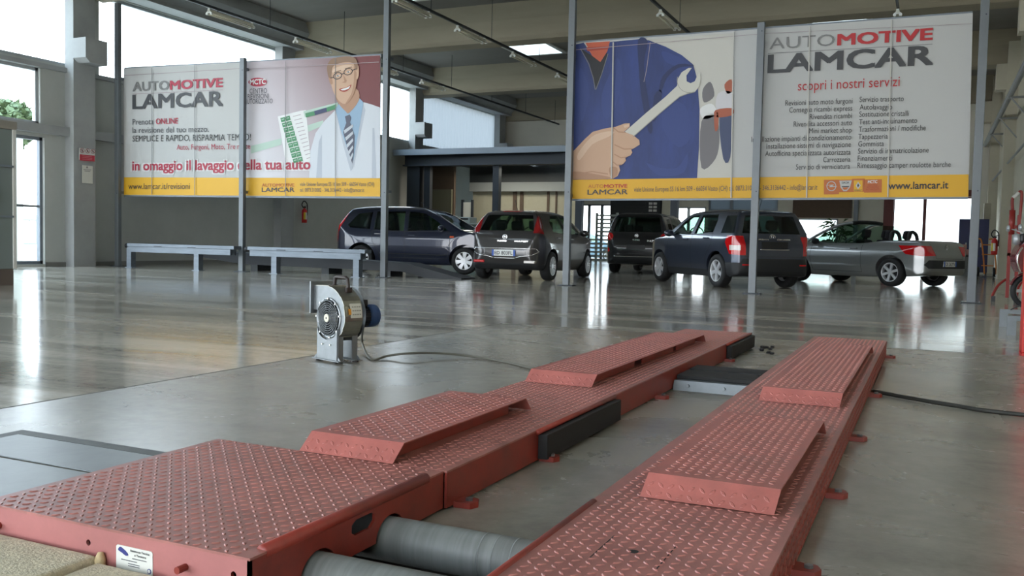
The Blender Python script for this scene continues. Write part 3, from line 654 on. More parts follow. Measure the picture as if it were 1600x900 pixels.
# ------------------------------------------------------------------ banner posts
YP = 15.9
POSTS = [(184.5, 415, 'leftmost grey steel post, beside the left end of the white and yellow banner'), (378, 425, 'grey steel post crossing the middle of the left banner'), (599.5, 435, 'tall grey steel post before the dark blue minivan, at the left banner right end'), (884.5, 447, 'tall grey steel post at the left end of the banner with the wrench picture'), (1175, 458, 'grey steel post crossing the right banner, before the rear of the grey SUV'), (1517, 472, 'rightmost grey steel post, at the right end of the banner with the wrench picture')]
M_POST = mat('post_grey', (104, 109, 112), 0.42, 0.25, noise=0.05)
PX = []
for i, (x, y, lb) in enumerate(POSTS):
    p = atY(x, y, YP); PX.append(p.x)
    t = thing('steel_post', lb, 'post', (p.x, YP, 0), 0, 'steel posts carrying the two banners')
    top = {0: 6.25, 1: 4.72, 4: 4.6}.get(i, 6.3)
    q = MB(); q.cbox(-0.062, 0.062, -0.05, 0.05, 0.012, top, 0.006); q.build('tube', M_POST, t)
    q = MB(); q.cbox(-0.15, 0.15, -0.1, 0.1, 0, 0.012, 0.003); bp_ = q.build('base_plate', M_DARKSTEEL, t)
    for a in (-0.12, 0.12): q = MB(); q.cyl((a, 0, 0.012), (a, 0, 0.03), 0.012, 6); q.build('bolt', M_GALV, bp_)
    for z in (1.75, 4.45): q = MB(); q.cyl((0.02, -0.05, z), (0.02, -0.056, z), 0.012, 8); q.build('clamp_bolt', M_DARKSTEEL, t)
# ------------------------------------------------------------------ banners
YS = 16.05
def B(x, y, k=0): return atY(x, y, YS-0.0025*k)
class Print:
    def __init__(s): s.m = {}
    def mb(s, mname): return s.m.setdefault(mname, MB())
    def poly(s, mname, pts, k=2, sp=0):
        if sp: pts = spline(pts, sp, True)
        P = [B(x, y, k) for x, y in pts]
        tr = tessellate_polygon([[Vector((p.x, p.z, 0)) for p in P]])
        s.mb(mname).add(P, [tuple(t) for t in tr])
    def line(s, mname, pts, w, k=3):
        for (xa, ya), (xb, yb) in zip(pts, pts[1:]):
            L = math.hypot(xb-xa, yb-ya) or 1; nx, ny = -(yb-ya)/L*w/2, (xb-xa)/L*w/2
            s.poly(mname, [(xa+nx, ya+ny), (xb+nx, yb+ny), (xb-nx, yb-ny), (xa-nx, ya-ny)], k)
    def ell(s, mname, cx, cy, rx, ry, k=2, n=24, rot=0):
        c, sn = math.cos(rot), math.sin(rot)
        s.poly(mname, [(cx+rx*math.cos(2*math.pi*i/n)*c-ry*math.sin(2*math.pi*i/n)*sn, cy+rx*math.cos(2*math.pi*i/n)*sn+ry*math.sin(2*math.pi*i/n)*c) for i in range(n)], k)
    def ring(s, mname, cx, cy, rx, ry, w, k=3, n=24, a0=0, a1=2*math.pi, rot=0):
        c, sn = math.cos(rot), math.sin(rot); P = []
        for i in range(n+1):
            t = a0+(a1-a0)*i/n; x, y = rx*math.cos(t), ry*math.sin(t); P.append((cx+x*c-y*sn, cy+x*sn+y*c))
        s.line(mname, P, w, k)
    def text(s, mname, body, x0, y0, x1, y1, cap, bold=0.0, k=5):
        thick = bold; bold = 0.0
        O, E = B(x0, y0, k), B(x1, y1, k); ex = (E-O); wd_ = ex.length; ex.normalize()
        h = (B(x0, y0-cap, k).z-O.z) if cap else None
        hh = h if h else wd_*0.1
        for i, (du, dv) in enumerate([(0, 0)] if thick < 0.012 else [(-1, -0.6), (1, -0.6), (-1, 0.6), (1, 0.6), (0, 0)]):
            q_ = thick*hh*1.6
            text_into(s.mb(mname), body, O+ex*(du*q_)+EZ*(dv*q_)+Vector((0, -0.0002*i, 0)), ex, EZ, width=wd_, height=h)
PAL = dict(grey=(128, 126, 124), dgrey=(66, 66, 68), red=(190, 40, 44), crimson=(176, 44, 66), ink=(84, 84, 88), dink=(58, 56, 54), yellow=(232, 176, 34), white=(232, 231, 228), maroon=(122, 58, 58), coat=(214, 217, 222), coatsh=(188, 193, 202), shirt=(150, 178, 202), tie=(86, 88, 104), tiel=(196, 200, 206), skin=(208, 168, 138), skind=(182, 138, 108), skinl=(224, 190, 162), hair=(148, 114, 88), green=(70, 140, 92), lgreen=(184, 206, 190), navy=(52, 60, 96), jacket=(44, 60, 118), jacketl=(50, 68, 130), jacketd=(32, 44, 90), orange=(200, 92, 60), wrench=(212, 208, 196), wrenchd=(160, 156, 146), bgl=(206, 202, 192), blur1=(120, 116, 118), blur2=(176, 92, 64), blur3=(66, 76, 108), brand=(196, 106, 44), silver=(196, 194, 190), pale=(214, 210, 212), mauve=(176, 160, 162), mauved=(150, 124, 124), black=(30, 30, 34), ref=(168, 60, 40), pink=(226, 160, 168))
PM = {k: mat('print_'+k, [q_*0.93 for q_ in v], 0.55) for k, v in PAL.items()}
def printed_gradient(name, c, axis, lo, hi, stops):
    mt = mat(name, c, 0.55); n = mt.node_tree; b = n.nodes['Principled BSDF']
    tcn = n.nodes.new('ShaderNodeTexCoord'); dp = n.nodes.new('ShaderNodeVectorMath'); dp.operation = 'DOT_PRODUCT'; dp.inputs[1].default_value = axis
    mr = n.nodes.new('ShaderNodeMapRange'); mr.inputs['From Min'].default_value = lo; mr.inputs['From Max'].default_value = hi
    r = n.nodes.new('ShaderNodeValToRGB'); e = r.color_ramp.elements
    for i, (p_, cc) in enumerate(stops):
        el = e[i] if i < 2 else e.new(p_)
        el.position = p_; el.color = (*lin([q_*0.93 for q_ in cc]), 1)
    n.links.new(tcn.outputs['Object'], dp.inputs[0]); n.links.new(dp.outputs['Value'], mr.inputs[0]); n.links.new(mr.outputs[0], r.inputs[0]); n.links.new(r.outputs[0], b.inputs['Base Color'])
    return mt
PM['backdrop'] = printed_gradient('print_backdrop', (200, 190, 190), (1, 0, 0.75), -12.3, -7.6, [(0.0, (226, 224, 226)), (0.85, (150, 120, 122)), (0.45, (196, 184, 188))])
PM['jacket'] = mat('print_jacket_cloth', (40, 56, 112), 0.55, noise=0.32, nscale=1.3, stretch=(1.5, 1, 0.5))
M_SHEET = translucent('banner_sheet', (196, 195, 192), 0.12)
def sheet(parent, c):
    # slightly billowing printed cloth with real thickness
    q = MB(); nx, nz = 40, 10; vs = []
    for side in (0, 1):
        for i in range(nx+1):
            for j in range(nz+1):
                u, v = i/nx, j/nz
                top = c[0].lerp(c[1], u); bot = c[2].lerp(c[3], u); p = bot.lerp(top, v)
                p.y = YS + 0.004 + side*0.006; vs.append(p)
    n1 = (nx+1)*(nz+1)
    fs = []
    for i in range(nx):
        for j in range(nz):
            a, b, c_, d = i*(nz+1)+j, (i+1)*(nz+1)+j, (i+1)*(nz+1)+j+1, i*(nz+1)+j+1
            fs += [(a, b, c_, d), (n1+d, n1+c_, n1+b, n1+a)]
    for j in range(nz): fs += [(j+1, n1+j+1, n1+j, j), (nx*(nz+1)+j, n1+nx*(nz+1)+j, n1+nx*(nz+1)+j+1, nx*(nz+1)+j+1)]
    for i in range(nx): a, b = i*(nz+1), (i+1)*(nz+1); fs += [(a, n1+a, n1+b, b), (b+nz, n1+b+nz, n1+a+nz, a+nz)]
    q.add(vs, fs); return q.build('printed_sheet', M_SHEET, parent)
def banner(name, label, corners, ups, rails):
    t = thing(name, label, 'banner')
    sheet(t, [B(*c) for c in corners])
    q = MB()
    tl, tr, bl, br = [B(*c) for c in corners]
    for f_ in rails:
        a, b = bl.lerp(tl, f_), br.lerp(tr, f_); q.hexa([(a.x, YS+0.02, a.z-0.03), (b.x, YS+0.02, b.z-0.03), (b.x, YS+0.08, b.z-0.03), (a.x, YS+0.08, a.z-0.03)], [(a.x, YS+0.02, a.z+0.03), (b.x, YS+0.02, b.z+0.03), (b.x, YS+0.08, b.z+0.03), (a.x, YS+0.08, a.z+0.03)])
    for (xa, ya, xb, yb) in ups:
        a, b = B(xa, ya), B(xb, yb); q.hexa([(b.x-0.03, YS+0.02, b.z), (b.x+0.03, YS+0.02, b.z), (b.x+0.03, YS+0.08, b.z), (b.x-0.03, YS+0.08, b.z)], [(a.x-0.03, YS+0.02, a.z), (a.x+0.03, YS+0.02, a.z), (a.x+0.03, YS+0.08, a.z), (a.x-0.03, YS+0.08, a.z)])
    q.build('frame', M_STEEL, t)
    for px_, front in zip(PX, (0, 1, 0, 0, 1, 0)):
        if tl.x-0.3 < px_ < tr.x+0.3:
            for z in (bl.z+0.06, tl.z-0.25):
                q = MB(); q.box(px_-0.03, px_+0.03, YP+0.051, YS+0.05, z-0.03, z+0.03); q.build('clamp', M_STEEL, t)
    return t
def finish(pr, t, picture):
    for nm, mb_ in pr.m.items():
        pass
    # one mesh of lettering and one picture, each with its colours
    for pname, keys in (('picture', [k for k in pr.m if k.startswith('P:')]), ('lettering', [k for k in pr.m if k.startswith('T:')])):
        q = MB(); ms = []
        for i, k in enumerate(keys):
            q.cur = i; ms.append(PM[k[2:]]); q.add(pr.m[k].v, pr.m[k].f)
        if q.v: q.build(pname, ms, t, fix=False)
# left banner
LB = banner('advertising_banner', 'left white and yellow hanging banner with the bespectacled person in a white coat', [(193, 107), (595, 86), (193, 305), (594, 308)], [(237, 105, 237, 305), (304, 101, 304, 305), (446, 96, 446, 306), (524, 91, 524, 307)], (0.0, 0.93, 1.0))
P_ = Print()
P_.poly('P:yellow', [(193.5, 277), (594, 278.5), (594, 307), (193.5, 304.5)], 2)
P_.poly('P:backdrop', [(384, 97), (594, 86.5), (594, 278.4), (384, 277.6)], 1)
P_.poly('P:maroon', [(552, 89), (594, 86.5), (594, 172), (552, 160)], 4)
P_.poly('P:lgreen', [(392, 228), (440, 216), (440, 226), (392, 240)], 3); P_.poly('P:lgreen', [(480, 196), (505, 188), (505, 196), (482, 206)], 3)
P_.poly('P:white', [(434, 182), (470, 173), (478, 172), (486, 252), (448, 262)], 3)
P_.poly('P:lgreen', [(474, 174), (528, 160), (528, 168), (476, 183)], 4); P_.poly('P:green', [(477, 177), (491, 173.5), (492, 180), (478, 183.5)], 5); P_.poly('P:navy', [(491, 173.5), (510, 168), (511, 174.5), (492, 180)], 5); P_.poly('P:green', [(510, 168), (525, 163), (525, 170), (511, 174.5)], 5)
for k in range(9):
    for j in range(2):
        x, y = 438+j*7.6+k*2.4, 184.5+k*8-j*2.0
        P_.poly('P:green', [(x, y), (x+7, y-1.8), (x+8.6, y+5), (x+1.6, y+6.8)], 5); P_.line('P:lgreen', [(x+2.0, y+2.4), (x+6, y+1.4)], 1.3, 6)
for k in range(12): P_.line('P:mauve', [(458+k*1.9, 182+k*6), (470+k*1.6, 179+k*6)], 1.0, 4)
P_.poly('P:coat', [(483, 278), (485, 236), (493, 208), (506, 190), (524, 172), (545, 165), (562, 158), (580, 163), (594, 168), (594, 278.3)], 5)
P_.poly('P:coatsh', [(524, 172), (530, 168), (541, 215), (552, 262), (548, 268), (536, 226)], 6); P_.poly('P:coatsh', [(566, 158), (571, 172), (562, 214), (553, 262), (551, 256), (558, 210)], 6)
P_.poly('P:coatsh', [(498, 222), (503, 210), (503, 278), (494, 278)], 6); P_.poly('P:coatsh', [(582, 200), (585, 200), (588, 278), (581, 278)], 6)
P_.poly('P:shirt', [(524, 170), (531, 160), (545, 170), (560, 152), (568, 160), (562, 196), (552, 252), (541, 228), (532, 202)], 7)
P_.poly('P:skind', [(526, 146), (556, 138), (561, 156), (546, 176), (540, 174), (528, 160)], 8, 3)
P_.poly('P:tie', [(539, 182), (546, 179), (549, 184), (547, 191), (554, 212), (553, 236), (550.5, 256), (543, 232), (536, 206), (541, 192)], 9)
for k in range(5): P_.poly('P:tiel', [(537+k*2.2, 204+k*11), (551, 194+k*11), (552, 198+k*11), (538.5+k*2.2, 209+k*11)], 10)
P_.poly('P:skin', [(517, 102), (524, 95), (540, 92), (553, 96), (557.5, 112), (557, 130), (553, 146), (545, 159), (536, 162), (526, 153), (519, 138), (515, 118)], 10, 4)
P_.poly('P:skind', [(553, 100), (557, 112), (557, 130), (553, 146), (545, 159), (540, 161), (549, 146), (553, 125)], 11, 3)
P_.poly('P:skinl', [(521, 108), (536, 102), (548, 102), (549, 106), (522, 114)], 11, 3)
P_.poly('P:skind', [(513, 118), (517, 117), (520, 130), (516, 131)], 11, 3); P_.poly('P:skin', [(556, 106), (560, 103), (560.5, 118), (557, 124)], 11, 3)
P_.poly('P:hair', [(513, 120), (511, 104), (517, 93), (528, 89.5), (545, 88), (556, 92), (559, 104), (557, 110), (552, 99), (540, 97), (527, 100), (519, 106), (517, 120)], 12, 3)
P_.ring('P:black', 527.5, 118.5, 6.6, 4.8, 1.2, 12, rot=-0.35); P_.ring('P:black', 544, 112, 6.6, 4.8, 1.2, 12, rot=-0.35); P_.line('P:black', [(533.5, 116), (538, 114.5)], 1.3, 12); P_.line('P:black', [(550, 110), (558, 107)], 1.2, 12); P_.line('P:black', [(521, 121), (516, 122)], 1.2, 12)
for (cx, cy) in ((528, 118.5), (544, 112.5)): P_.ell('P:white', cx, cy, 2.6, 1.3, 11, rot=-0.3); P_.ell('P:dgrey', cx, cy, 1.2, 1.2, 12)
P_.line('P:hair', [(522, 113.5), (533, 110)], 1.6, 12); P_.line('P:hair', [(539, 107.5), (550, 104.5)], 1.6, 12)
P_.poly('P:skind', [(536, 116), (538, 127), (534, 129), (540, 129.5), (542, 126)], 12)
P_.poly('P:ref', [(530, 139), (541, 136.5), (549, 132), (546, 139), (539, 143.5), (533, 142.5)], 12, 3); P_.poly('P:white', [(532, 139.5), (541, 137.3), (547.5, 134), (545, 138.3), (539, 141), (534, 141.2)], 13)
for (x, a, b) in ((237, 106, 304), (304, 102, 305), (446, 96, 306), (524, 91, 307)): P_.line('P:grey', [(x, a), (x, b)], 0.9, 14)
P_.line('P:mauve', [(194, 118), (378, 107)], 0.9, 3)
P_.line('P:mauve', [(384, 108), (592, 97)], 0.9, 14)
T_ = P_.text
T_('T:grey', 'AUTO', 207.5, 142.5, 264, 140, 13.5, 0.03); T_('T:crimson', 'MOTIVE', 266, 139.8, 347.5, 135.5, 13, 0.045)
P_.line('T:mauve', [(207, 147), (348, 140.5)], 0.9, 4)
T_('T:dgrey', 'LAMCAR', 207.5, 170, 347.5, 165, 21, 0.035)
T_('T:ink', 'Prenota', 207, 195, 240, 194.2, 9, 0.0); T_('T:crimson', 'ONLINE', 243.5, 194, 278, 193, 8.6, 0.015)
T_('T:ink', 'la revisione del tuo mezzo.', 207, 208, 326, 206, 9, 0.0); T_('T:dink', 'SEMPLICE E RAPIDO, RISPARMIA TEMPO!', 207, 221.2, 392, 219, 9.2, 0.0)
T_('T:crimson', 'Auto, Furgoni, Moto, Tre ruote', 276, 234, 391, 232.5, 8, 0.0)
T_('T:white', 'in omaggio il lavaggio della tua auto', 206, 266.4, 485.5, 264.6, 15, 0.12, 4); T_('T:crimson', 'in omaggio il lavaggio della tua auto', 207, 266, 484.5, 264.2, 14.2, 0.03, 6)
T_('T:dink', 'www.lamcar.it/revisioni', 200.5, 295.5, 296.5, 295.5, 9.2, 0.0)
P_.ell('T:crimson', 402.5, 128.3, 14.5, 7, 5); P_.text('T:white', 'MCTC', 390.5, 132, 415, 131, 7.5, 0.03, 7)
T_('T:ink', 'CENTRO', 390, 146, 417, 145.3, 7.4); T_('T:ink', 'REVISIONI', 387, 154.2, 420, 153.4, 7.2); T_('T:ink', 'AUTORIZZATO', 381.5, 162.3, 426, 161.4, 7.2)
T_('T:brand', 'AUTOMOTIVE', 409, 291.8, 460, 291.8, 5.0, 0.02); T_('T:dgrey', 'LAMCAR', 409, 299.8, 460, 299.8, 6.6, 0.02)
T_('T:ink', 'viale Unione Europea SS 16 km 509 - 66054 Vasto (CH)', 468.5, 290.6, 584.5, 291, 6.0); T_('T:ink', 'tel. 0873.310082 - 346.3136442 - info@lamcar.it', 468.5, 299.6, 569, 300, 5.8)
finish(P_, LB, True)
# right banner
RB = banner('advertising_banner', 'right white and yellow hanging banner with the wrench picture and the list of services', [(897, 67), (1520, 20), (893.5, 311), (1513, 308)], [(958, 63, 955, 310), (1146, 48, 1142, 309), (1265, 40, 1260, 309), (1393, 30, 1387, 309)], (0.0, 0.93, 1.0))
P_ = Print(); T_ = P_.text
P_.poly('P:yellow', [(894, 280.8), (1513.5, 272.5), (1513, 307.5), (893.8, 310.8)], 2)
P_.poly('P:bgl', [(897.5, 70), (1146, 51.5), (1142, 277.5), (895, 280.5)], 1)
P_.poly('P:blur1', [(1096, 190), (1118, 180), (1124, 215), (1118, 248), (1096, 262)], 2, 4); P_.poly('P:white', [(1094, 170), (1112, 162), (1120, 178), (1100, 186)], 2, 4); P_.poly('P:blur1', [(1098, 140), (1110, 128), (1116, 150), (1100, 160)], 2, 4)
P_.poly('P:blur2', [(1132, 132), (1143, 124), (1144, 142), (1136, 146)], 3, 3); P_.poly('P:pale', [(1122, 146), (1143, 144), (1143, 172), (1120, 172)], 3, 3); P_.poly('P:blur2', [(1118, 172), (1144, 169), (1144, 180), (1119, 183)], 4, 3); P_.poly('P:blur3', [(1124, 182), (1143, 180), (1141, 246), (1130, 248)], 3, 3); P_.poly('P:blur2', [(1116, 178), (1122, 176), (1122, 200), (1117, 204)], 4, 3)
P_.poly('P:jacket', [(897.6, 70), (912, 66.5), (925, 86), (938, 98), (948, 80), (953, 65.5), (975, 63.5), (1000, 61), (1014, 63), (1040, 73), (1065, 86), (1083, 101), (1089, 122), (1093, 170), (1092, 232), (1089, 278.3), (895.2, 280.8), (896, 230)], 3)
P_.poly('P:orange', [(915, 67), (953, 64.5), (949, 80), (938, 97), (925, 87)], 4); P_.poly('P:ref', [(916, 74), (952, 72), (950, 77), (918, 80)], 5)
P_.poly('P:black', [(908, 76), (925, 87), (938, 97), (948, 82), (950, 86), (939, 118), (931, 138), (927, 122), (921, 99)], 5)
P_.line('P:grey', [(907, 76), (920, 100), (927, 122), (930, 140)], 1.0, 6); P_.line('P:grey', [(950, 84), (940, 116), (931, 140)], 1.0, 6)
P_.poly('P:jacketl', [(940, 150), (955, 110), (965, 90), (972, 120), (960, 170), (945, 185)], 4, 4); P_.poly('P:jacketl', [(905, 110), (915, 120), (920, 150), (908, 190)], 4, 4); P_.poly('P:jacketl', [(1035, 80), (1062, 90), (1078, 102), (1060, 104), (1040, 96)], 4, 4); P_.poly('P:jacketl', [(1010, 255), (1030, 262), (1058, 262), (1074, 240), (1068, 270), (1030, 274)], 4, 4); P_.poly('P:jacketl', [(1040, 160), (1070, 165), (1080, 210), (1060, 230), (1036, 200)], 4, 4)
P_.poly('P:jacketd', [(997, 62), (1012, 64), (1006, 100), (1012, 150), (1020, 200), (1013, 205), (1002, 150), (998, 104)], 5, 3); P_.poly('P:jacketd', [(1030, 140), (1036, 118), (1060, 100), (1085, 103), (1060, 106), (1042, 122), (1034, 142)], 5, 3); P_.poly('P:jacketd', [(1022, 150), (1034, 142), (1030, 175), (1020, 190)], 5, 3)
P_.line('P:jacketl', [(965, 66), (960, 130), (955, 195)], 1.0, 6); P_.line('P:mauve', [(1016, 66), (1010, 110), (1006, 128)], 0.8, 6)
wr = [(976, 206), (989, 214.5), (1030, 178), (1062, 151), (1074, 146.5), (1086, 143.5), (1093, 134), (1095, 121), (1092.5, 112), (1089, 119), (1085.5, 127), (1079, 130), (1073, 127), (1072.5, 118), (1081, 106), (1076, 106), (1065, 113), (1059, 123), (1058, 134), (1040, 151), (1010, 176)]
P_.poly('P:wrench', wr, 7); P_.line('P:wrenchd', [(989, 214), (1030, 177.8), (1062, 151), (1074, 146.5), (1086, 143.5)], 1.2, 8); P_.ring('P:wrenchd', 1076, 125, 18, 19.5, 0.8, 8, a0=1.4, a1=3.4)
P_.poly('P:skin', [(895.6, 280), (896, 236), (913, 218), (926, 206), (944, 201), (962, 198), (976, 193), (984, 192.5), (984, 198), (975, 206), (989, 211), (999, 219), (999.5, 226), (990, 232), (986, 233), (988, 238), (985, 243), (977, 246), (978, 251), (974, 256), (967, 258), (969, 266), (965, 275), (957, 279.6)], 8)
P_.poly('P:skinl', [(903, 240), (924, 214), (945, 206), (960, 206), (950, 214), (925, 226), (906, 250)], 9, 3); P_.poly('P:skinl', [(974, 196), (983, 193.5), (983, 197.5), (976, 200)], 9)
for pts in ([(960, 226), (975, 233), (988, 232.5)], [(960, 241), (970, 246.5), (979, 245.5)], [(958, 253), (964, 258), (972, 257)], [(958, 199), (966, 206), (978, 207)], [(900, 272), (925, 268), (950, 272)]): P_.line('P:skind', pts, 1.6, 10)
P_.poly('P:skind', [(896, 268), (930, 272), (957, 279), (896, 280)], 9, 3); P_.poly('P:skind', [(952, 262), (964, 262), (964, 274), (955, 278)], 9, 3)
for (xa, ya, xb, yb) in ((958, 66, 955, 279), (1146, 50, 1142, 309), (1265, 41, 1260, 309), (1393, 31, 1387, 308)): P_.line('P:bgl', [(xa, ya), (xb, yb)], 1.6, 12); P_.line('P:grey', [(xa+1.3, ya), (xb+1.3, yb)], 0.5, 12)
P_.line('P:mauve', [(898, 78), (1200, 52), (1519, 37)], 0.8, 11)
T_('T:grey', 'AUTO', 1202, 77, 1304, 71, 17.5, 0.0); T_('T:red', 'MOTIVE', 1309, 70.5, 1456, 61.5, 16.5, 0.045)
P_.line('T:grey', [(1200, 83.5), (1457, 69)], 0.9, 4)
T_('T:dgrey', 'LAMCAR', 1200.5, 113.5, 1457, 100.5, 27, 0.035); T_('T:red', 'scopri i nostri servizi', 1246.5, 141.5, 1405.5, 134.5, 15, 0.0)
LC = [('Revisioni auto moto furgoni', 1227, 1332, 165, 161.5), ('Consegna ricambi express', 1233, 1331.5, 176, 173), ('Rivendita ricambi', 1265, 1331, 186.5, 184.5), ('Rivendita accessori auto', 1240, 1331, 198, 195.5), ('Mini market shop', 1264, 1330.5, 208.5, 207), ('Installazione impianti di condizionamento', 1174, 1330, 222, 218), ('Installazione sistemi di navigazione', 1197.5, 1329.5, 232.5, 229.5), ('Autofficina specializzata autorizzata', 1195.5, 1329, 244, 241.5), ('Carrozzeria', 1286, 1328.5, 253.5, 252.8), ('Servizio di verniciatura', 1243.5, 1328, 265, 263.8)]
RC = [('Servizio trasporto', 1343, 1412, 159.5, 158), ('Autolavaggio', 1343, 1394, 171.5, 170.8), ('Sostituzione cristalli', 1342.5, 1420, 182.5, 181), ('Test anti-inquinamento', 1342, 1433, 194.5, 192), ('Trasformazioni / modifiche', 1341.5, 1446.5, 206, 203.5), ('Tappezzeria', 1341, 1387, 217.5, 216.8), ('Gommista', 1340.8, 1381, 229, 228.3), ('Servizio di immatricolazione', 1340.5, 1451, 240.3, 238.3), ('Finanziamenti', 1340, 1394, 251.5, 250.6), ('Rimessaggio camper roulotte barche', 1339.5, 1485.5, 262.5, 261)]
for s_, x0, x1, y0, y1 in LC + RC: T_('T:dink', s_, x0, y0, x1, y1, 8.2, 0.0)
T_('T:brand', 'AUTO', 919, 293.8, 943, 293.6, 5.4, 0.0); T_('T:red', 'MOTIVE', 944, 293.6, 980, 293.2, 5.4, 0.02); T_('T:dgrey', 'LAMCAR', 918, 304, 980.5, 303.4, 7.4, 0.02)
T_('T:ink', 'viale Unione Europea SS 16 km 509 - 66054 Vasto (CH) tel. 0873.310082 - 346.3136442 - info@lamcar.it', 990.5, 299.6, 1277, 296.4, 7.4)
P_.poly('T:brand', [(1287.3, 281), (1311, 280.6), (1311, 303.4), (1287.3, 303.8)], 4); P_.poly('T:brand', [(1311, 281), (1332, 280.6), (1332, 300), (1311, 300.3)], 4); P_.poly('T:brand', [(1331, 279.4), (1351, 279), (1351, 299.7), (1331, 300)], 4); P_.poly('T:brand', [(1350, 280.4), (1378, 280), (1377.6, 300.6), (1350, 301)], 4)
P_.ring('T:silver', 1299, 290.8, 7, 7.2, 1.3, 6); P_.poly('T:silver', [(1289.5, 289.2), (1303, 288.4), (1300.5, 290.4), (1308.5, 291.6), (1295, 292.4), (1298, 290.2)], 7)
P_.poly('T:silver', [(1311.5, 282.4), (1331, 282), (1328, 293), (1323, 298.6), (1318, 298.8), (1313.5, 293)], 5); P_.poly('T:brand', [(1316, 293), (1326, 292.6), (1322.6, 296.4), (1318.6, 296.6)], 6); P_.poly('T:dgrey', [(1315, 291), (1327, 290.6), (1326.4, 292.2), (1315.8, 292.4)], 7); P_.text('T:dgrey', 'DACIA', 1315.5, 287, 1326.5, 286.6, 2.8, 0.02, 8)
P_.poly('T:yellow', [(1334, 282), (1347.6, 281.8), (1347.6, 299), (1334, 299.2)], 5); P_.poly('T:silver', [(1340.8, 284), (1344.8, 289.8), (1340.6, 295.6), (1337, 290)], 6); P_.poly('T:dgrey', [(1340.8, 286.6), (1342.6, 289.8), (1340.7, 292.8), (1339.2, 290)], 7); P_.text('T:dgrey', 'RENAULT', 1335, 298.2, 1346.6, 298, 1.8, 0.02, 7)
P_.text('T:white', 'MCTC', 1356, 286.4, 1370.5, 286, 4.4, 0.018, 6)
for k, s_ in enumerate(('CENTRO', 'REVISIONI', 'AUTORIZZATO')): P_.text('T:ref', s_, 1356-k*1.5, 290.8+k*3.3, 1371+k*1.5, 290.5+k*3.3, 2.6, 0.0, 6)
T_('T:dink', 'www.lamcar.it', 1388, 295.6, 1481.5, 294.4, 11, 0.015)
finish(P_, RB, True)
# ------------------------------------------------------------------ wheel-alignment runway lift behind the left banner
M_RUN = mat('runway_steel', (104, 112, 120), 0.4, 0.4, noise=0.15, nscale=6, stretch=(0.4, 3, 3))
def runway(name, lb, x0, x1, y0, y1, legs, m_, z1=0.57):
    t = thing(name, lb, 'runway', ((x0+x1)/2, (y0+y1)/2, 0)); cx, cy = (x0+x1)/2, (y0+y1)/2
    q = MB(); q.cbox(x0-cx, x1-cx, y0-cy, y1-cy, z1-0.075, z1, 0.006); q.build('deck', m_, t)
    q = MB(); q.box(x0-cx+0.05, x1-cx-0.12, y0-cy+0.02, y0-cy+0.08, z1-0.2, z1-0.075); q.box(x0-cx+0.05, x1-cx-0.12, y1-cy-0.08, y1-cy-0.02, z1-0.2, z1-0.075); q.build('side_beam', m_, t)
    for lx in legs:
        for yy in (y0-cy+0.03,):
            q = MB(); q.box(lx-cx-0.07, lx-cx+0.07, yy, yy+0.14, 0.012, z1-0.075); q.box(lx-cx-0.11, lx-cx+0.11, yy-0.02, yy+0.16, 0, 0.012); q.build('leg', m_, t)
    for fx in (0.3, 0.62): q = MB(); q.box((x1-x0)*(fx-0.5)-0.12, (x1-x0)*(fx-0.5)+0.12, y0-cy-0.004, y0-cy, z1-0.062, z1-0.05); q.build('slot', M_BLACK, t)
    q = MB(); q.smooth = True; q.cyl((x0-cx-0.06, y0-cy+0.03, z1-0.06), (x0-cx-0.06, y1-cy-0.03, z1-0.06), 0.055, 14); q.smooth = False; q.build('end_roller', M_BLKPL, t)
    return t
lx = lambda px: atY(px, 420, 15.6).x
runway('lift_runway', 'grey steel runway on legs, left of the post under the left banner', lx(205), lx(371), 15.48, 15.72, [lx(206), lx(311)], M_RUN)
runway('lift_runway', 'grey steel runway on legs, right of the post under the left banner', lx(392), lx(575), 15.48, 15.72, [lx(432), lx(560)], M_RUN)
DR = thing('drive_on_ramp', 'dark low drive-on ramp behind the grey runways and before the blue minivan', 'ramp', (0, 0, 0))
q = MB(); q.prism([(-16.6, 0.36), (-16.0, 0.44), (-10.1, 0.30), (-8.75, 0.02), (-8.75, 0.0), (-9.6, 0.0), (-10.2, 0.12), (-14.5, 0.14)], 16.5, 17.1, 'y'); q.build('deck', mat('ramp_dark', (30, 32, 36), 0.55), DR)
for x in (-14.2, -12.2, -10.6):
    q = MB(); q.box(x-0.1, x+0.1, 16.55, 17.05, 0, 0.16); q.build('leg', M_DARK, DR)
# ------------------------------------------------------------------ tube lights on their rails
LT = None
def tube_light(x, y, z, lb):
    global LT
    if LT is None:
        t = thing('tube_light', lb, 'ceiling light', (x, y, z), 0, 'twin tube lights under the hall roof')
        q = MB(); q.prism([(-0.045, 0.0), (0.045, 0.0), (0.035, 0.055), (-0.035, 0.055)], 0, 1.5, 'y'); q.build('housing', M_CREAM, t)
        for sx_ in (-0.06, 0.06):
            q = MB(); q.smooth = True; q.cyl((sx_, 0.04, -0.035), (sx_, 1.46, -0.035), 0.019, 12); q.smooth = False; q.build('tube', mat('unlit_tube', (214, 208, 184), 0.3), t)
        for yy in (0, 1.46):
            q = MB(); q.prism([(-0.09, -0.06), (-0.03, -0.06), (-0.03, -0.02), (0.03, -0.02), (0.03, -0.06), (0.09, -0.06), (0.09, -0.015), (0.03, 0.03), (0.03, 0.09), (-0.03, 0.09), (-0.03, 0.03), (-0.09, -0.015)], yy, yy+0.04, 'y'); q.build('end_cap', M_WHITE, t)
        for yy in (0.3, 1.2): q = MB(); q.cyl((0, yy, 0.055), (0, yy, 0.102), 0.012, 6); q.build('hanger', M_DARKSTEEL, t)
        LT = t; return t
    t = copy_tree(LT); t.location = (x, y, z); t['label'] = lb; return t
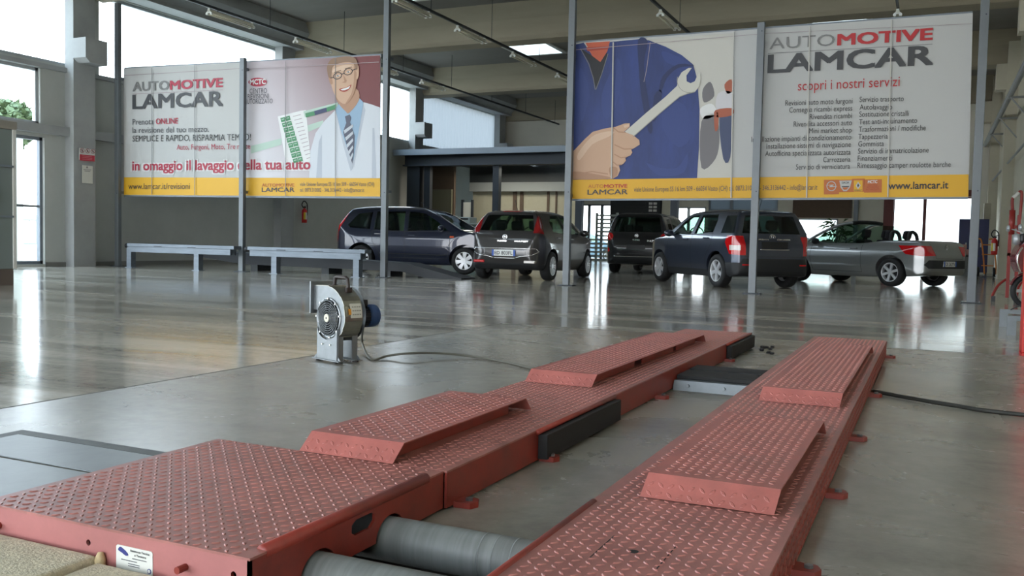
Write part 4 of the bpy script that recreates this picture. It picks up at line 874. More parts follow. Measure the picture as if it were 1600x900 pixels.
for px, py, lb in ((320, 18, 'twin tube light nearest the far left of the ceiling, above the left banner logo'), (462, 62, 'twin tube light just above the top edge of the left banner, over the coat picture'), (606, 104, 'twin tube light partly behind the post right of the left banner'), (660, 127, 'small twin tube light above the ribbed white window'), (594, 0, 'twin tube light below the nearer skylight at the top edge'), (713, 44, 'twin tube light between the two skylights'), (805, 84, 'twin tube light below the farther skylight'), (870, 117, 'small twin tube light beside the wrench banner post'), (1027, 20, 'twin tube light above the picture of the wrench'), (1411, 18, 'twin tube light seen end-on above the list of services')):
    p = atZ(px, py, 6.0)
    if px == 606: p = Vector((-15.5, 23.1, 6.0))
    tube_light(min((-15.5, -10.8, -5.75, -0.9), key=lambda v: abs(v-p.x)), p.y, 5.98, lb)
for i, (x, y0, y1) in enumerate(((-15.5, 8, 38.3), (-10.8, 8, 38.3), (-5.75, 8, 38.3), (-0.9, 14, 38.3))):
    q = MB(); q.box(x-0.025, x+0.025, y0, y1, 6.08, 6.14)
    for k in range(10):
        yy = y0+1+3.2*k
        if yy < y1: q.cyl((x, yy, 6.14), (x, yy, 7.25), 0.008, 6)
    struct(q.build('trim_%d' % (9+i), M_DARK))
# ------------------------------------------------------------------ signs, extinguishers, wall things on the left
XS = -17.965
def S(x, y, k=0): return atX(x, y, XS+0.004*k)
SG = thing('safety_sign', 'red and white prohibition sign board on the left wall pillar', 'sign', tuple(S(136, 245)))
loc0 = Vector(SG.location)
def xp(mb, pts, k): mb.add([S(x, y, k)-loc0 for x, y in pts], [tuple(range(len(pts)))])
q = MB(); a, b = S(124, 231)-loc0, S(148.5, 252)-loc0; q.box(-0.012, 0.0, a.y, b.y, b.z, a.z); q.build('board', mat('sign_white', (200, 200, 196), 0.5), SG)
q = MB(); xp(q, [(124.6, 241), (148, 243.2), (148, 252.6), (124.6, 250.6)], 1); q.build('red_field', mat('sign_red', (178, 42, 62), 0.5), SG)
q = MB()
for k in range(3): xp(q, [(128, 243.2+k*2.4), (144, 244.7+k*2.4), (144, 245.4+k*2.4), (128, 243.9+k*2.4)], 2)
q.build('print_lines', mat('sign_pink', (206, 120, 132), 0.5), SG)
for i, cx in enumerate((128.5, 137, 145.3)):
    q = MB(); cy = 235.2+i*0.7
    for k in range(20):
        t0, t1 = 2*math.pi*k/20, 2*math.pi*(k+1)/20; xp(q, [(cx+3.5*math.cos(t0), cy+3.7*math.sin(t0)), (cx+3.5*math.cos(t1), cy+3.7*math.sin(t1)), (cx+2.8*math.cos(t1), cy+3*math.sin(t1)), (cx+2.8*math.cos(t0), cy+3*math.sin(t0))], 1)
    xp(q, [(cx-2.4, cy-2.0), (cx-1.9, cy-2.5), (cx+2.4, cy+2.0), (cx+1.9, cy+2.5)], 2)
    pr_ = q.build('prohibition_ring', mat('ring_red', (150, 60, 66), 0.5), SG)
    q = MB(); xp(q, [(cx-0.6, cy-1.8), (cx+0.6, cy-1.8), (cx+1.0, cy+1.8), (cx-0.9, cy+1.8)], 1.5); q.build('pictogram', M_DARK, pr_)
q = MB(); a, b = S(128.4, 258), S(144.6, 287); ps = MB(); ps.box(XS-0.002, XS+0.006, a.y, b.y, b.z, a.z)
po = tag(ps.build('notice_sheet', mat('paper', (206, 206, 198), 0.7)), 'white paper notice below the red sign on the left wall pillar', 'notice')
q = MB(); q.add([S(134.6, 262.6, 3), S(137.6, 262.8, 3), S(136.1, 258.6, 3)], [(0, 1, 2)])
for k, (x0, x1) in enumerate(((130.5, 142.5), (132, 141))): q.add([S(x0, 264.5+k*2.2, 3), S(x1, 265.2+k*2.2, 3), S(x1, 266+k*2.2, 3), S(x0, 265.3+k*2.2, 3)], [(0,1,2,3)])
q.build('print', mat('print_grey', (96, 96, 94), 0.6), po)
M_EXT = mat('extinguisher_red', (196, 34, 30), 0.35)
EXT = None
def extinguisher(x, y, z, h, lb, rz=0.0):
    t = thing('fire_extinguisher', lb, 'fire extinguisher', (x, y, z), rz); r = h*0.16
    q = MB(); q.smooth = True; q.lathe([(0.001, 0), (r*0.95, 0), (r, 0.02), (r, h*0.72), (r*0.8, h*0.8), (r*0.35, h*0.86), (r*0.35, h*0.9), (0.001, h*0.9)], 20, Matrix.Rotation(math.pi/2, 4, 'X')); q.smooth = False; q.build('cylinder', M_EXT, t)
    q = MB(); q.cbox(-r*0.5, r*0.5, -r*0.35, r*0.35, h*0.89, h*0.98, 0.005); q.hexa([(-r*0.2, -r*0.2, h*0.98), (r*1.1, -r*0.2, h*1.02), (r*1.1, r*0.2, h*1.02), (-r*0.2, r*0.2, h*0.98)], [(-r*0.2, -r*0.2, h*1.0), (r*1.1, -r*0.2, h*1.05), (r*1.1, r*0.2, h*1.05), (-r*0.2, r*0.2, h*1.0)]); q.build('valve', M_BLKPL, t)
    q = MB(); q.smooth = True; q.tube(spline([(-r*0.5, 0, h*0.92), (-r*1.1, 0, h*1.1), (-r*0.2, 0, h*1.32), (r*1.1, 0, h*1.15), (r*1.25, 0, h*0.8), (r*1.15, 0, h*0.45)], 6), 0.016, 8); q.smooth = False; q.build('hose', M_BLACK, t)
    lo, hi = h*0.2, h*0.62
    q = MB()
    for i in range(6):
        t0, t1 = -2.4+1.5*i/6, -2.4+1.5*(i+1)/6; rr = r*1.01
        q.cur = 1 if i < 3 else 0
        q.add([(math.cos(t0)*rr, math.sin(t0)*rr, lo), (math.cos(t1)*rr, math.sin(t1)*rr, lo), (math.cos(t1)*rr, math.sin(t1)*rr, hi), (math.cos(t0)*rr, math.sin(t0)*rr, hi)], [(0,1,2,3)])
    q.build('label_sheet', [M_WHITE, mat('label_yellow', (222, 196, 50), 0.5)], t)
    return t
p = atX(475.5, 348, XL+0.16); extinguisher(p.x, p.y, p.z, 0.52, 'red fire extinguisher with black hose on the left wall, under the left banner', 1.2)
p = atX(1553, 398, 1.66); extinguisher(p.x, p.y, p.z, 0.55, 'red fire extinguisher with yellow label on the right wall pillar', -0.4)
CB = thing('machine_cabinet', 'tall grey cabinet on a brown plinth at the left edge', 'cabinet', (-13.2, 8.5, 0))
q = MB(); q.cbox(-0.8, 0.78, -0.75, 0.70, 0.24, 2.30, 0.01); q.build('body', mat('cabinet_grey', (126, 136, 134), 0.4), CB)
q = MB(); q.box(-0.78, 0.76, -0.72, 0.69, 0, 0.24); q.build('plinth', mat('plinth_brown', (104, 92, 84), 0.6), CB)
q = MB(); q.cbox(0.76, 0.80, 0.665, 0.72, 0.24, 2.32, 0.004); q.build('edge_trim', M_WHITE, CB)
q = MB(); q.cbox(-0.83, 0.81, -0.78, 0.73, 2.30, 2.42, 0.008); q.build('top', mat('cabinet_top', (150, 144, 134), 0.5), CB)
for z in (1.74, 1.0): q = MB(); q.box(0.77, 0.82, -0.75, 0.66, z, z+0.03); q.build('ledge', M_FASCIA, CB)
q = MB(); q.cyl((0.78, 0.30, 1.33), (0.83, 0.30, 1.33), 0.13, 24); q.build('dial', M_BLKPL, CB)
# ------------------------------------------------------------------ things by the right wall
CA = thing('metal_cabinet', 'dark blue metal cabinet at the far right, behind the open-top silver car', 'cabinet', (1.36, 36.2, 0))
q = MB(); q.cbox(-0.52, 0.42, -0.25, 0.25, 0.06, 1.94, 0.01); q.build('body', mat('cabinet_blue', (40, 46, 92), 0.4), CA)
for x0, x1 in ((-0.51, -0.055), (-0.045, 0.41)):
    q = MB(); q.cbox(x0, x1, -0.27, -0.25, 0.1, 1.9, 0.004); dd = q.build('door', mat('cabinet_blue', (0, 0, 0)), CA); q = MB(); q.box((x0+x1)/2-0.02, (x0+x1)/2+0.02, -0.285, -0.27, 0.95, 1.1); q.build('handle', M_ALU, dd)
q = MB()
for x in (-0.48, 0.38): q.box(x-0.03, x+0.03, -0.2, 0.2, 0, 0.06)
q.build('foot', M_DARK, CA)
for (px0, px1, pz0, pz1, lb, mm) in ((1537, 1548, 1.95, 2.5, 'beige carton standing on the dark blue cabinet', M_BEIGE),):
    a = atY(px0, 330, 36.2); b = atY(px1, 330, 36.2); q = MB(); q.cbox(a.x, b.x, 36.0, 36.35, pz0-0.01, pz1, 0.008); tag(q.build('carton', mm), lb, 'box')
BIN = thing('waste_bin', 'grey bin with clutter on top before the dark blue cabinet', 'bin', (1.0, 33.2, 0))
q = MB(); q.prism([(-0.28, 0.0), (0.28, 0.0), (0.34, 0.62), (-0.34, 0.62)], -0.25, 0.25, 'y'); q.build('body', mat('bin_grey', (120, 122, 122), 0.6), BIN)
q = MB(); q.box(-0.37, 0.37, -0.28, 0.28, 0.62, 0.68); q.build('rim', M_DARK, BIN)
q = MB(); q.cbox(0.75, 1.12, 33.0, 33.35, 0.68, 0.86, 0.03); q.cbox(0.86, 1.02, 33.05, 33.25, 0.86, 1.02, 0.03); tag(q.build('rag_bundle', mat('rag_pink', (176, 130, 122), 0.9, noise=0.3, nscale=6)), 'pinkish rag bundle heaped on the grey bin', 'rags')
HT = thing('hand_truck', 'orange two-wheeled hand truck leaning by the dark blue cabinet', 'hand truck', (1.42, 32.0, 0))
q = MB(); q.smooth = True
for x in (-0.05, 0.28): q.tube(spline([(x-0.1, 0, 1.18), (x-0.02, 0, 1.2), (x+0.03, 0.0, 1.08), (x+0.1, 0, 0.6), (x+0.14, -0.05, 0.1)], 5), 0.022, 8)
q.smooth = False
for z in (0.35, 0.7, 1.0): q.box(-0.0, 0.34, -0.02, 0.02, z, z+0.03)
q.build('frame', mat('truck_orange', (206, 122, 44), 0.5), HT)
q = MB(); q.box(0.0, 0.45, -0.3, -0.02, 0.02, 0.035); q.build('toe_plate', M_DARK, HT)
for x in (-0.08, 0.36):
    q = MB(); q.smooth = True; q.lathe([(0.07, -0.03), (0.15, -0.035), (0.16, 0.0), (0.15, 0.035), (0.07, 0.03)], 24, T(x, 0.06, 0.16) @ RZ(math.pi/2)); q.smooth = False; wq = q.build('wheel', M_BLACK, HT)
    q = MB(); q.cyl((x-0.03, 0.06, 0.16), (x+0.03, 0.06, 0.16), 0.07, 16); q.build('hub', M_GALV, wq)
# red motorcycle hoist
M_HRED = mat('hoist_red', (142, 42, 36), 0.45)
RJ = thing('workshop_hoist', 'tall red upright hoist frame by the right wall, behind the scooter', 'hoist', (1.17, 17.0, 0))
q = MB()
for x in (-0.02, 0.10): q.box(x-0.025, x+0.025, -0.025, 0.025, 0.06, 1.42)
q.box(-0.045, 0.125, -0.025, 0.025, 0.75, 0.8); q.box(-0.045, 0.125, -0.025, 0.025, 1.2, 1.25); q.build('frame', M_HRED, RJ)
q = MB(); q.smooth = True; q.cyl((0.0, 0, 1.1), (0.0, 0, 1.5), 0.045, 14); q.smooth = False; q.build('cylinder', M_HRED, RJ)
q = MB(); q.smooth = True; q.tube(spline([(0.0, 0, 1.5), (-0.01, 0, 1.62), (0.0, 0, 1.70), (0.08, 0, 1.79), (0.12, 0, 1.76), (0.11, 0, 1.35)], 5), 0.024, 8); q.smooth = False; hq = q.build('top_handle', M_HRED, RJ)
q = MB(); q.smooth = True; q.tube([(0.0, 0, 1.70), (0.08, 0, 1.79)], 0.03, 8); q.build('grip', M_WHITE, hq)
q = MB(); q.smooth = True; q.tube(spline([(-0.05, 0, 0.36), (-0.16, -0.1, 0.26), (-0.24, -0.2, 0.1), (-0.24, -0.22, 0.04)], 5), 0.022, 8); q.tube(spline([(0.2, 0, 0.36), (0.12, -0.2, 0.22), (0.1, -0.3, 0.05)], 5), 0.02, 8); q.smooth = False; q.build('leg', M_HRED, RJ)
q = MB(); q.box(-0.26, -0.2, -0.26, -0.16, 0, 0.09); q.box(0.06, 0.14, -0.34, -0.26, 0, 0.07); q.build('foot', M_BLKPL, RJ)
# low grey stand, tall red lift post
LS = thing('low_stand', 'low grey steel stand on the floor at the right edge', 'stand', (1.1, 10.7, 0))
M_STAND = mat('stand_grey', (122, 128, 132), 0.5, 0.2, noise=0.1, nscale=10)
for yy in (0.55, -0.55):
    q = MB()
    q.box(-0.40, 0.6, yy-0.03, yy+0.03, 0.145, 0.19); q.build('rail', M_STAND, LS)
    for x in (-0.40, 0.5): q = MB(); q.box(x, x+0.08, yy-0.03, yy+0.03, 0, 0.145); q.build('leg', M_STAND, LS)
q = MB(); q.box(0.45, 0.6, -0.51, 0.51, 0.14, 0.185); q.build('cross_bar', M_STAND, LS)
q = MB(); q.smooth = True; q.tube(spline([(-0.3, 0.5, 0.19), (-0.2, 0.52, 0.24), (-0.1, 0.5, 0.20), (0.1, 0.45, 0.195)], 6), 0.008, 6); q.build('strap', M_DARK, LS)
LPO = thing('lift_post', 'bright red lift post cut by the right edge', 'lift post', (0.79, 8.3, 0))
q = MB(); q.cbox(-0.115, 0.15, -0.12, 0.12, 0.02, 2.6, 0.01); q.build('column', mat('post_red', (186, 34, 28), 0.4), LPO)
q = MB(); q.box(-0.115, 0.2, -0.12, 0.12, 0, 0.02); q.build('base_plate', mat('post_red', (0, 0, 0)), LPO)
# scooter, partly out of frame
SC = thing('scooter', 'red motor scooter with round mirrors, cut by the right edge', 'scooter', (1.30, 14.95, 0), math.radians(188))
M_SRED = mat('scooter_red', (104, 16, 26), 0.2, coat=0.8)
def scooter_wheel(x):
    q = MB(); q.smooth = True; q.lathe([(0.19, -0.045), (0.235, -0.045), (0.255, -0.02), (0.258, 0.0), (0.255, 0.02), (0.235, 0.045), (0.19, 0.045)], 36, T(x, 0, 0.258), closed=True); w_ = q.build('tyre', M_BLACK, SC)
    q = MB(); q.smooth = True; q.lathe([(0.192, -0.035), (0.18, -0.03), (0.18, 0.03), (0.192, 0.035)], 36, T(x, 0, 0.258)); q.smooth = False
    for k in range(5):
        M_ = T(x, 0, 0.258) @ Matrix.Rotation(2*math.pi*k/5, 4, 'Y'); q.box(0.02, 0.185, -0.02, 0.02, -0.022, 0.022, M_)
    q.cyl((x, -0.04, 0.258), (x, 0.04, 0.258), 0.05, 16); q.build('rim', M_ALU, w_)
scooter_wheel(0.0); scooter_wheel(-1.28)
q = MB(); q.smooth = True
q.lathe([(0.268, -0.06), (0.285, 0.0), (0.268, 0.06)], 40, T(0, 0, 0.258)); q.v = [p if True else p for p in q.v]
keep = [i for i, fc in enumerate(q.f) if all(q.v[j][2] > 0.34 for j in fc)]; q.f = [q.f[i] for i in keep]; q.mi = [0]*len(q.f); q.sm = [True]*len(q.f)
q.build('front_fender', M_SRED, SC)
q = MB(); q.smooth = True
for yy in (-0.07, 0.07): q.tube([(0, yy, 0.258), (0.04, yy, 0.62)], 0.018, 8)
q.build('fork', M_ALU, SC)
q = MB(); sh = spline([(0.17, 0.53), (0.23, 0.64), (0.24, 0.78), (0.16, 0.94), (0.06, 0.98), (-0.02, 0.84), (-0.12, 0.6), (-0.30, 0.42), (-0.40, 0.3), (-0.34, 0.24), (-0.22, 0.30), (-0.1, 0.55), (0.05, 0.56)], 4, True)
q.prism(sh, -0.19, 0.19, 'y'); sb = q.build('leg_shield', M_SRED, SC); mdf = sb.modifiers.new('bevel', 'BEVEL'); mdf.width = 0.05; mdf.segments = 3; mdf.limit_method = 'ANGLE'
q = MB()
for yy in (-0.195, 0.195): q.smooth = True; q.tube(spline([(0.17, yy*0.9, 0.53), (0.22, yy, 0.66), (0.21, yy, 0.80), (0.12, yy*0.85, 0.95)], 4), 0.012, 6)
q.build('edge_trim', mat('chrome', (215, 215, 215), 0.12, 1.0), sb)
q = MB(); q.prism(spline([(-0.3, 0.3), (-0.8, 0.26), (-1.0, 0.4), (-1.55, 0.55), (-1.62, 0.72), (-1.3, 0.74), (-0.85, 0.7), (-0.72, 0.42), (-0.36, 0.36)], 4, True), -0.15, 0.15, 'y'); bb = q.build('body', M_SRED, SC); mdf = bb.modifiers.new('bevel', 'BEVEL'); mdf.width = 0.05; mdf.segments = 3; mdf.limit_method = 'ANGLE'
q = MB(); q.prism(spline([(-0.72, 0.72), (-0.8, 0.79), (-1.2, 0.8), (-1.6, 0.84), (-1.66, 0.76), (-1.3, 0.73)], 4, True), -0.13, 0.13, 'y'); q.build('seat', M_BLKPL, SC)
q = MB(); q.smooth = True; q.tube(spline([(0.0, -0.34, 1.04), (0.06, -0.2, 1.07), (0.08, 0, 1.02), (0.06, 0.2, 1.07), (0.0, 0.34, 1.04)], 5), 0.016, 8); q.smooth = False; q.cbox(0.0, 0.18, -0.1, 0.1, 0.95, 1.08, 0.03); hbq = q.build('handlebar', M_BLKPL, SC)
q = MB(); q.smooth = True; q.lathe([(0.001, 0.05), (0.07, 0.045), (0.085, 0.0), (0.06, -0.05), (0.001, -0.06)], 20, T(0.2, 0, 1.0) @ RZ(-math.pi/2)); q.build('headlight', M_ALU, SC)
for yy in (-0.3, 0.3):
    q = MB(); q.smooth = True; q.tube(spline([(0.06, yy*0.75, 1.07), (0.12, yy, 1.12), (0.2, yy*1.2, 1.15)], 4), 0.008, 6); q.lathe([(0.001, 0.012), (0.055, 0.01), (0.065, 0.0), (0.05, -0.02), (0.001, -0.03)], 20, T(0.24, yy*1.2, 1.16) @ RZ(math.pi/2) @ Matrix.Diagonal((1, 1, 0.8, 1))); q.build('mirror', M_ALU, hbq)
# ------------------------------------------------------------------ background under the mezzanine
DK = thing('service_desk', 'grey green desk with a printer standing behind the dark blue minivan', 'desk', (-14.9, 28.0, 0))
q = MB(); q.cbox(-0.55, 0.75, -0.35, 0.35, 0, 1.34, 0.02); q.build('body', mat('desk_grey_green', (104, 118, 112), 0.5), DK)
q = MB(); q.cbox(-0.6, 0.8, -0.4, 0.4, 1.34, 1.38, 0.01); q.build('top', mat('desk_top', (150, 156, 150), 0.4), DK)
PRN = thing('printer', 'pale printer with a dark slot on the grey green desk', 'printer', (-14.7, 27.95, 1.38))
q = MB(); q.cbox(-0.25, 0.3, -0.25, 0.25, 0, 0.22, 0.02); q.build('body', mat('printer_grey', (160, 168, 164), 0.5), PRN)
q = MB(); q.box(-0.18, 0.22, -0.256, -0.25, 0.12, 0.18); q.build('slot', M_BLKPL, PRN)
GT = thing('slatted_gate', 'grey green slatted gate panel left of the black car', 'gate', (-12.0, 34.0, 0))
M_GATE = mat('gate_grey', (150, 160, 156), 0.5)
q = MB()
for x in (-0.86, -0.05, 0.78): q.box(x-0.04, x+0.04, -0.04, 0.04, 0, 2.0 if x > -0.5 else 0.98)
q.build('frame', M_GATE, GT)
q = MB()
for k in range(12):
    z = 0.1+k*0.16; q.box(-0.05 if z > 0.95 else -0.86, 0.78, -0.02, 0.02, z, z+0.07)
q.build('slats', M_GATE, GT)
PLT = thing('potted_plant', 'leafy plant in a pot standing before the bright far window, behind the silver car', 'plant', (-3.05, 33.6, 0))
q = MB(); q.smooth = True; q.lathe([(0.001, 0), (0.16, 0), (0.22, 0.4), (0.2, 0.4), (0.18, 0.35), (0.001, 0.35)], 20, Matrix.Rotation(math.pi/2, 4, 'X')); q.build('pot', mat('terracotta', (150, 92, 66), 0.8), PLT)
q = MB(); q.smooth = True
for k in range(7): a = k*0.9; q.tube(spline([(0.05*math.cos(a), 0.05*math.sin(a), 0.35), (0.12*math.cos(a), 0.12*math.sin(a), 1.0), (0.3*math.cos(a), 0.3*math.sin(a), 1.5+0.1*(k % 3))], 4), 0.012, 6)
q.build('stem', mat('stem_green', (60, 76, 40), 0.7), PLT)
q = MB()
for k in range(90):
    a = random.uniform(0, 6.28); r0 = random.uniform(0.05, 0.3); z = random.uniform(0.8, 1.75); L = random.uniform(0.25, 0.5); dz = random.uniform(-0.25, 0.15)
    b = Vector((math.cos(a)*r0, math.sin(a)*r0, z)); e = b+Vector((math.cos(a)*L, math.sin(a)*L, dz)); mid = (b+e)/2+Vector((0, 0, 0.07)); sd = Vector((-math.sin(a), math.cos(a), 0))*0.045
    q.add([b, mid-sd, e, mid+sd], [(0, 1, 2), (0, 2, 3)])
q.build('leaves', mat('leaf_green', (52, 82, 40), 0.55), PLT, fix=False)
# outside: tree and railing behind the left glazing, pale building behind the far doors
TR = thing('tree', 'green leafy tree outside the upper left window', 'tree', (-27.5, 20.3, -0.13))
q = MB(); q.smooth = True; q.tube([(0, 0, 0), (0.1, 0, 1.6), (0.0, 0.1, 3.0)], [0.16, 0.13, 0.09], 10); q.build('trunk', mat('bark', (92, 76, 60), 0.9), TR)
q = MB()
for k in range(1500):
    v = Vector((random.gauss(0, 1), random.gauss(0, 1), random.gauss(0, 1))).normalized()*random.uniform(0.35, 1)**0.5
    c = Vector((v.x*1.3, v.y*0.8-0.3, 4.35+v.z*0.8)); u_ = Vector((random.gauss(0, 1), random.gauss(0, 1), random.gauss(0, 1))).normalized()*0.16; w_ = u_.orthogonal().normalized()*0.08
    q.add([c-u_, c+w_, c+u_, c-w_], [(0, 1, 2, 3)])
q.build('crown', mat('tree_leaf', (84, 100, 62), 0.6), TR, fix=False)
RL = thing('railing', 'pale metal railing outside behind the left glass door', 'railing', (-26, 14.0, -0.13))
q = MB(); q.box(-0.03, 0.03, -6, 14, 1.25, 1.3); q.box(-0.03, 0.03, -6, 14, 0.5, 0.55); q.build('rail', M_ALU, RL)
q = MB()
for k in range(80): q.box(-0.012, 0.012, -6+k*0.25, -5.976+k*0.25, 0.5, 1.45)
q.build('bars', M_ALU, RL)
q = MB(); q.box(-0.15, 0.15, -6, 14, 0, 0.5); q.build('low_wall', M_WHITE, RL)
BD = thing('building', 'pale building across the street, seen through the far glass door', 'building', (-2, 75, -0.13))
q = MB(); q.box(-14, 16, 0, 8, 0, 9); q.build('wall', mat('far_facade', (222, 218, 210), 0.9), BD)
for x in (-4.0, 1.6, 4.6):
    for z in (2.2, 3.7, 6.2): q = MB(); q.box(x, x+1.5, -0.03, 0, z, z+0.35); q.build('window', mat('far_window', (150, 156, 160), 0.4), BD)
# ------------------------------------------------------------------ cars
def to_mesh_eval(ob):
    dg = bpy.context.evaluated_depsgraph_get(); me = bpy.data.meshes.new_from_object(ob.evaluated_get(dg)); return me
def tmp_obj(mb, name='tmp'):
    o = mb.build(name, [], None); return o
def boolean(me_a, me_b, op):
    a = bpy.data.objects.new('a', me_a); b = bpy.data.objects.new('b', me_b); COL.objects.link(a); COL.objects.link(b)
    md = a.modifiers.new('b', 'BOOLEAN'); md.object = b; md.operation = op; md.solver = 'EXACT'
    try: md.use_self = (op == 'DIFFERENCE' and False)
    except Exception: pass
    me = to_mesh_eval(a); bpy.data.objects.remove(a); bpy.data.objects.remove(b); return me
def mesh_of(mb):
    o = tmp_obj(mb); me = o.data; bpy.data.objects.remove(o); return me
def remeshed(me, vox, it):
    a = bpy.data.objects.new('a', me); COL.objects.link(a)
    r = a.modifiers.new('r', 'REMESH'); r.mode = 'VOXEL'; r.voxel_size = vox
    s = a.modifiers.new('s', 'SMOOTH'); s.factor = 0.5; s.iterations = it
    out = to_mesh_eval(a); bpy.data.objects.remove(a); return out
def swollen(me, d):
    me2 = me.copy(); n = len(me2.vertices); co_ = np.empty(n*3); me2.vertices.foreach_get('co', co_); nr = np.empty(n*3)
    me2.vertices.foreach_get('normal', nr) if hasattr(me2.vertices[0], 'normal') else None
    me2.vertices.foreach_set('co', co_ + nr*d); me2.update(); return me2
def put(me, name, mats, parent, smooth=True):
    me.materials.clear()
    for k in (mats if isinstance(mats, (list, tuple)) else [mats]): me.materials.append(k)
    n = len(me.polygons); me.polygons.foreach_set('material_index', [0]*n); me.polygons.foreach_set('use_smooth', [smooth]*n)
    if smooth: me.set_sharp_from_angle(angle=math.radians(38))
    o = bpy.data.objects.new(name, me); COL.objects.link(o); o.parent = parent; return o
def outline(pts, n=5): return spline(pts, n, True)
def halfpoly(prof):
    """(z, halfwidth) list -> closed (y,z) polygon"""
    return [(w_, z) for z, w_ in prof] + [(-w_, z) for z, w_ in reversed(prof)]
def planpoly(prof):
    return [(x, w_) for x, w_ in prof] + [(x, -w_) for x, w_ in reversed(prof)]
M_TYRE = mat('tyre_rubber', (26, 26, 27), 0.75)
M_ALLOY = mat('alloy_silver', (206, 208, 210), 0.3, 0.4)
M_DULL = mat('dull_black_trim', (30, 31, 33), 0.6)
M_SEAT = mat('seat_fabric', (40, 40, 44), 0.9)
M_TAIL = mat('tail_red', (190, 18, 22), 0.12, coat=0.6)
M_TAILD = mat('tail_dark_red', (128, 20, 22), 0.12, coat=0.6)
M_LENS = mat('lamp_clear', (214, 206, 200), 0.15, coat=0.6)
M_CHROME = mat('chrome', (215, 215, 215), 0.12, 1.0)
M_PLATE_W = mat('plate_white', (218, 220, 216), 0.5); M_PLATE_B = mat('plate_blue', (36, 78, 160), 0.5); M_PLATE_T = mat('plate_text', (40, 42, 46), 0.5)
M_CGLASS = glass('car_glass', (0.60, 0.72, 0.66)); M_TGLASS = glass('tinted_glass', (0.30, 0.36, 0.36))
def wheel(parent, x, y, r, style, sg, tw=0.2):
    """tyre (child of the car) with rim, spokes and hub as its sub-parts; sg = +1 left side"""
    Ml = T(x, y, r)
    q = MB(); q.smooth = True; ri = r*0.66
    q.lathe([(ri, -tw/2), (r*0.93, -tw/2), (r*0.985, -tw*0.36), (r, -tw*0.2), (r, tw*0.2), (r*0.985, tw*0.36), (r*0.93, tw/2), (ri, tw/2)], 40, Ml, closed=True)
    w_ = q.build('wheel', M_TYRE, parent)
    q = MB(); q.smooth = True; o = sg*tw/2
    q.lathe([(ri*1.0, o), (ri*0.97, o*1.02), (ri*0.91, o*0.9), (ri*0.89, o*0.2), (ri*0.89, -o*0.8)], 40, Ml)
    q.smooth = False
    n, w0, w1 = {'five': (5, 0.30, 0.22), 'six': (6, 0.24, 0.17), 'seven': (7, 0.26, 0.30), 'multi': (15, 0.05, 0.055), 'dark': (5, 0.26, 0.2)}[style]
    for k in range(n):
        a = 2*math.pi*k/n + 0.3; M_ = Ml @ Matrix.Rotation(a, 4, 'Y')
        q.hexa([(0.12*ri, o*0.55, -w0*ri*0.5), (0.95*ri, o*0.55, -w1*ri*0.8), (0.95*ri, o*0.55, w1*ri*0.8), (0.12*ri, o*0.55, w0*ri*0.5)], [(0.12*ri, o*0.86, -w0*ri*0.5), (0.95*ri, o*0.96, -w1*ri*0.8), (0.95*ri, o*0.96, w1*ri*0.8), (0.12*ri, o*0.86, w0*ri*0.5)], M_)
    q.build('rim', M_ALLOY if style != 'dark' else mat('rim_dark', (110, 112, 116), 0.35, 0.7), w_)
    q = MB(); q.cyl((x, y+o*0.5, r), (x, y+o*0.93, r), ri*0.24, 20); q.build('hub_cap', M_ALLOY, w_)
    q = MB(); q.cyl((x, y+o*0.18, r), (x, y+o*0.24, r), ri*0.86, 28); q.build('brake_disc', M_DULL, w_)
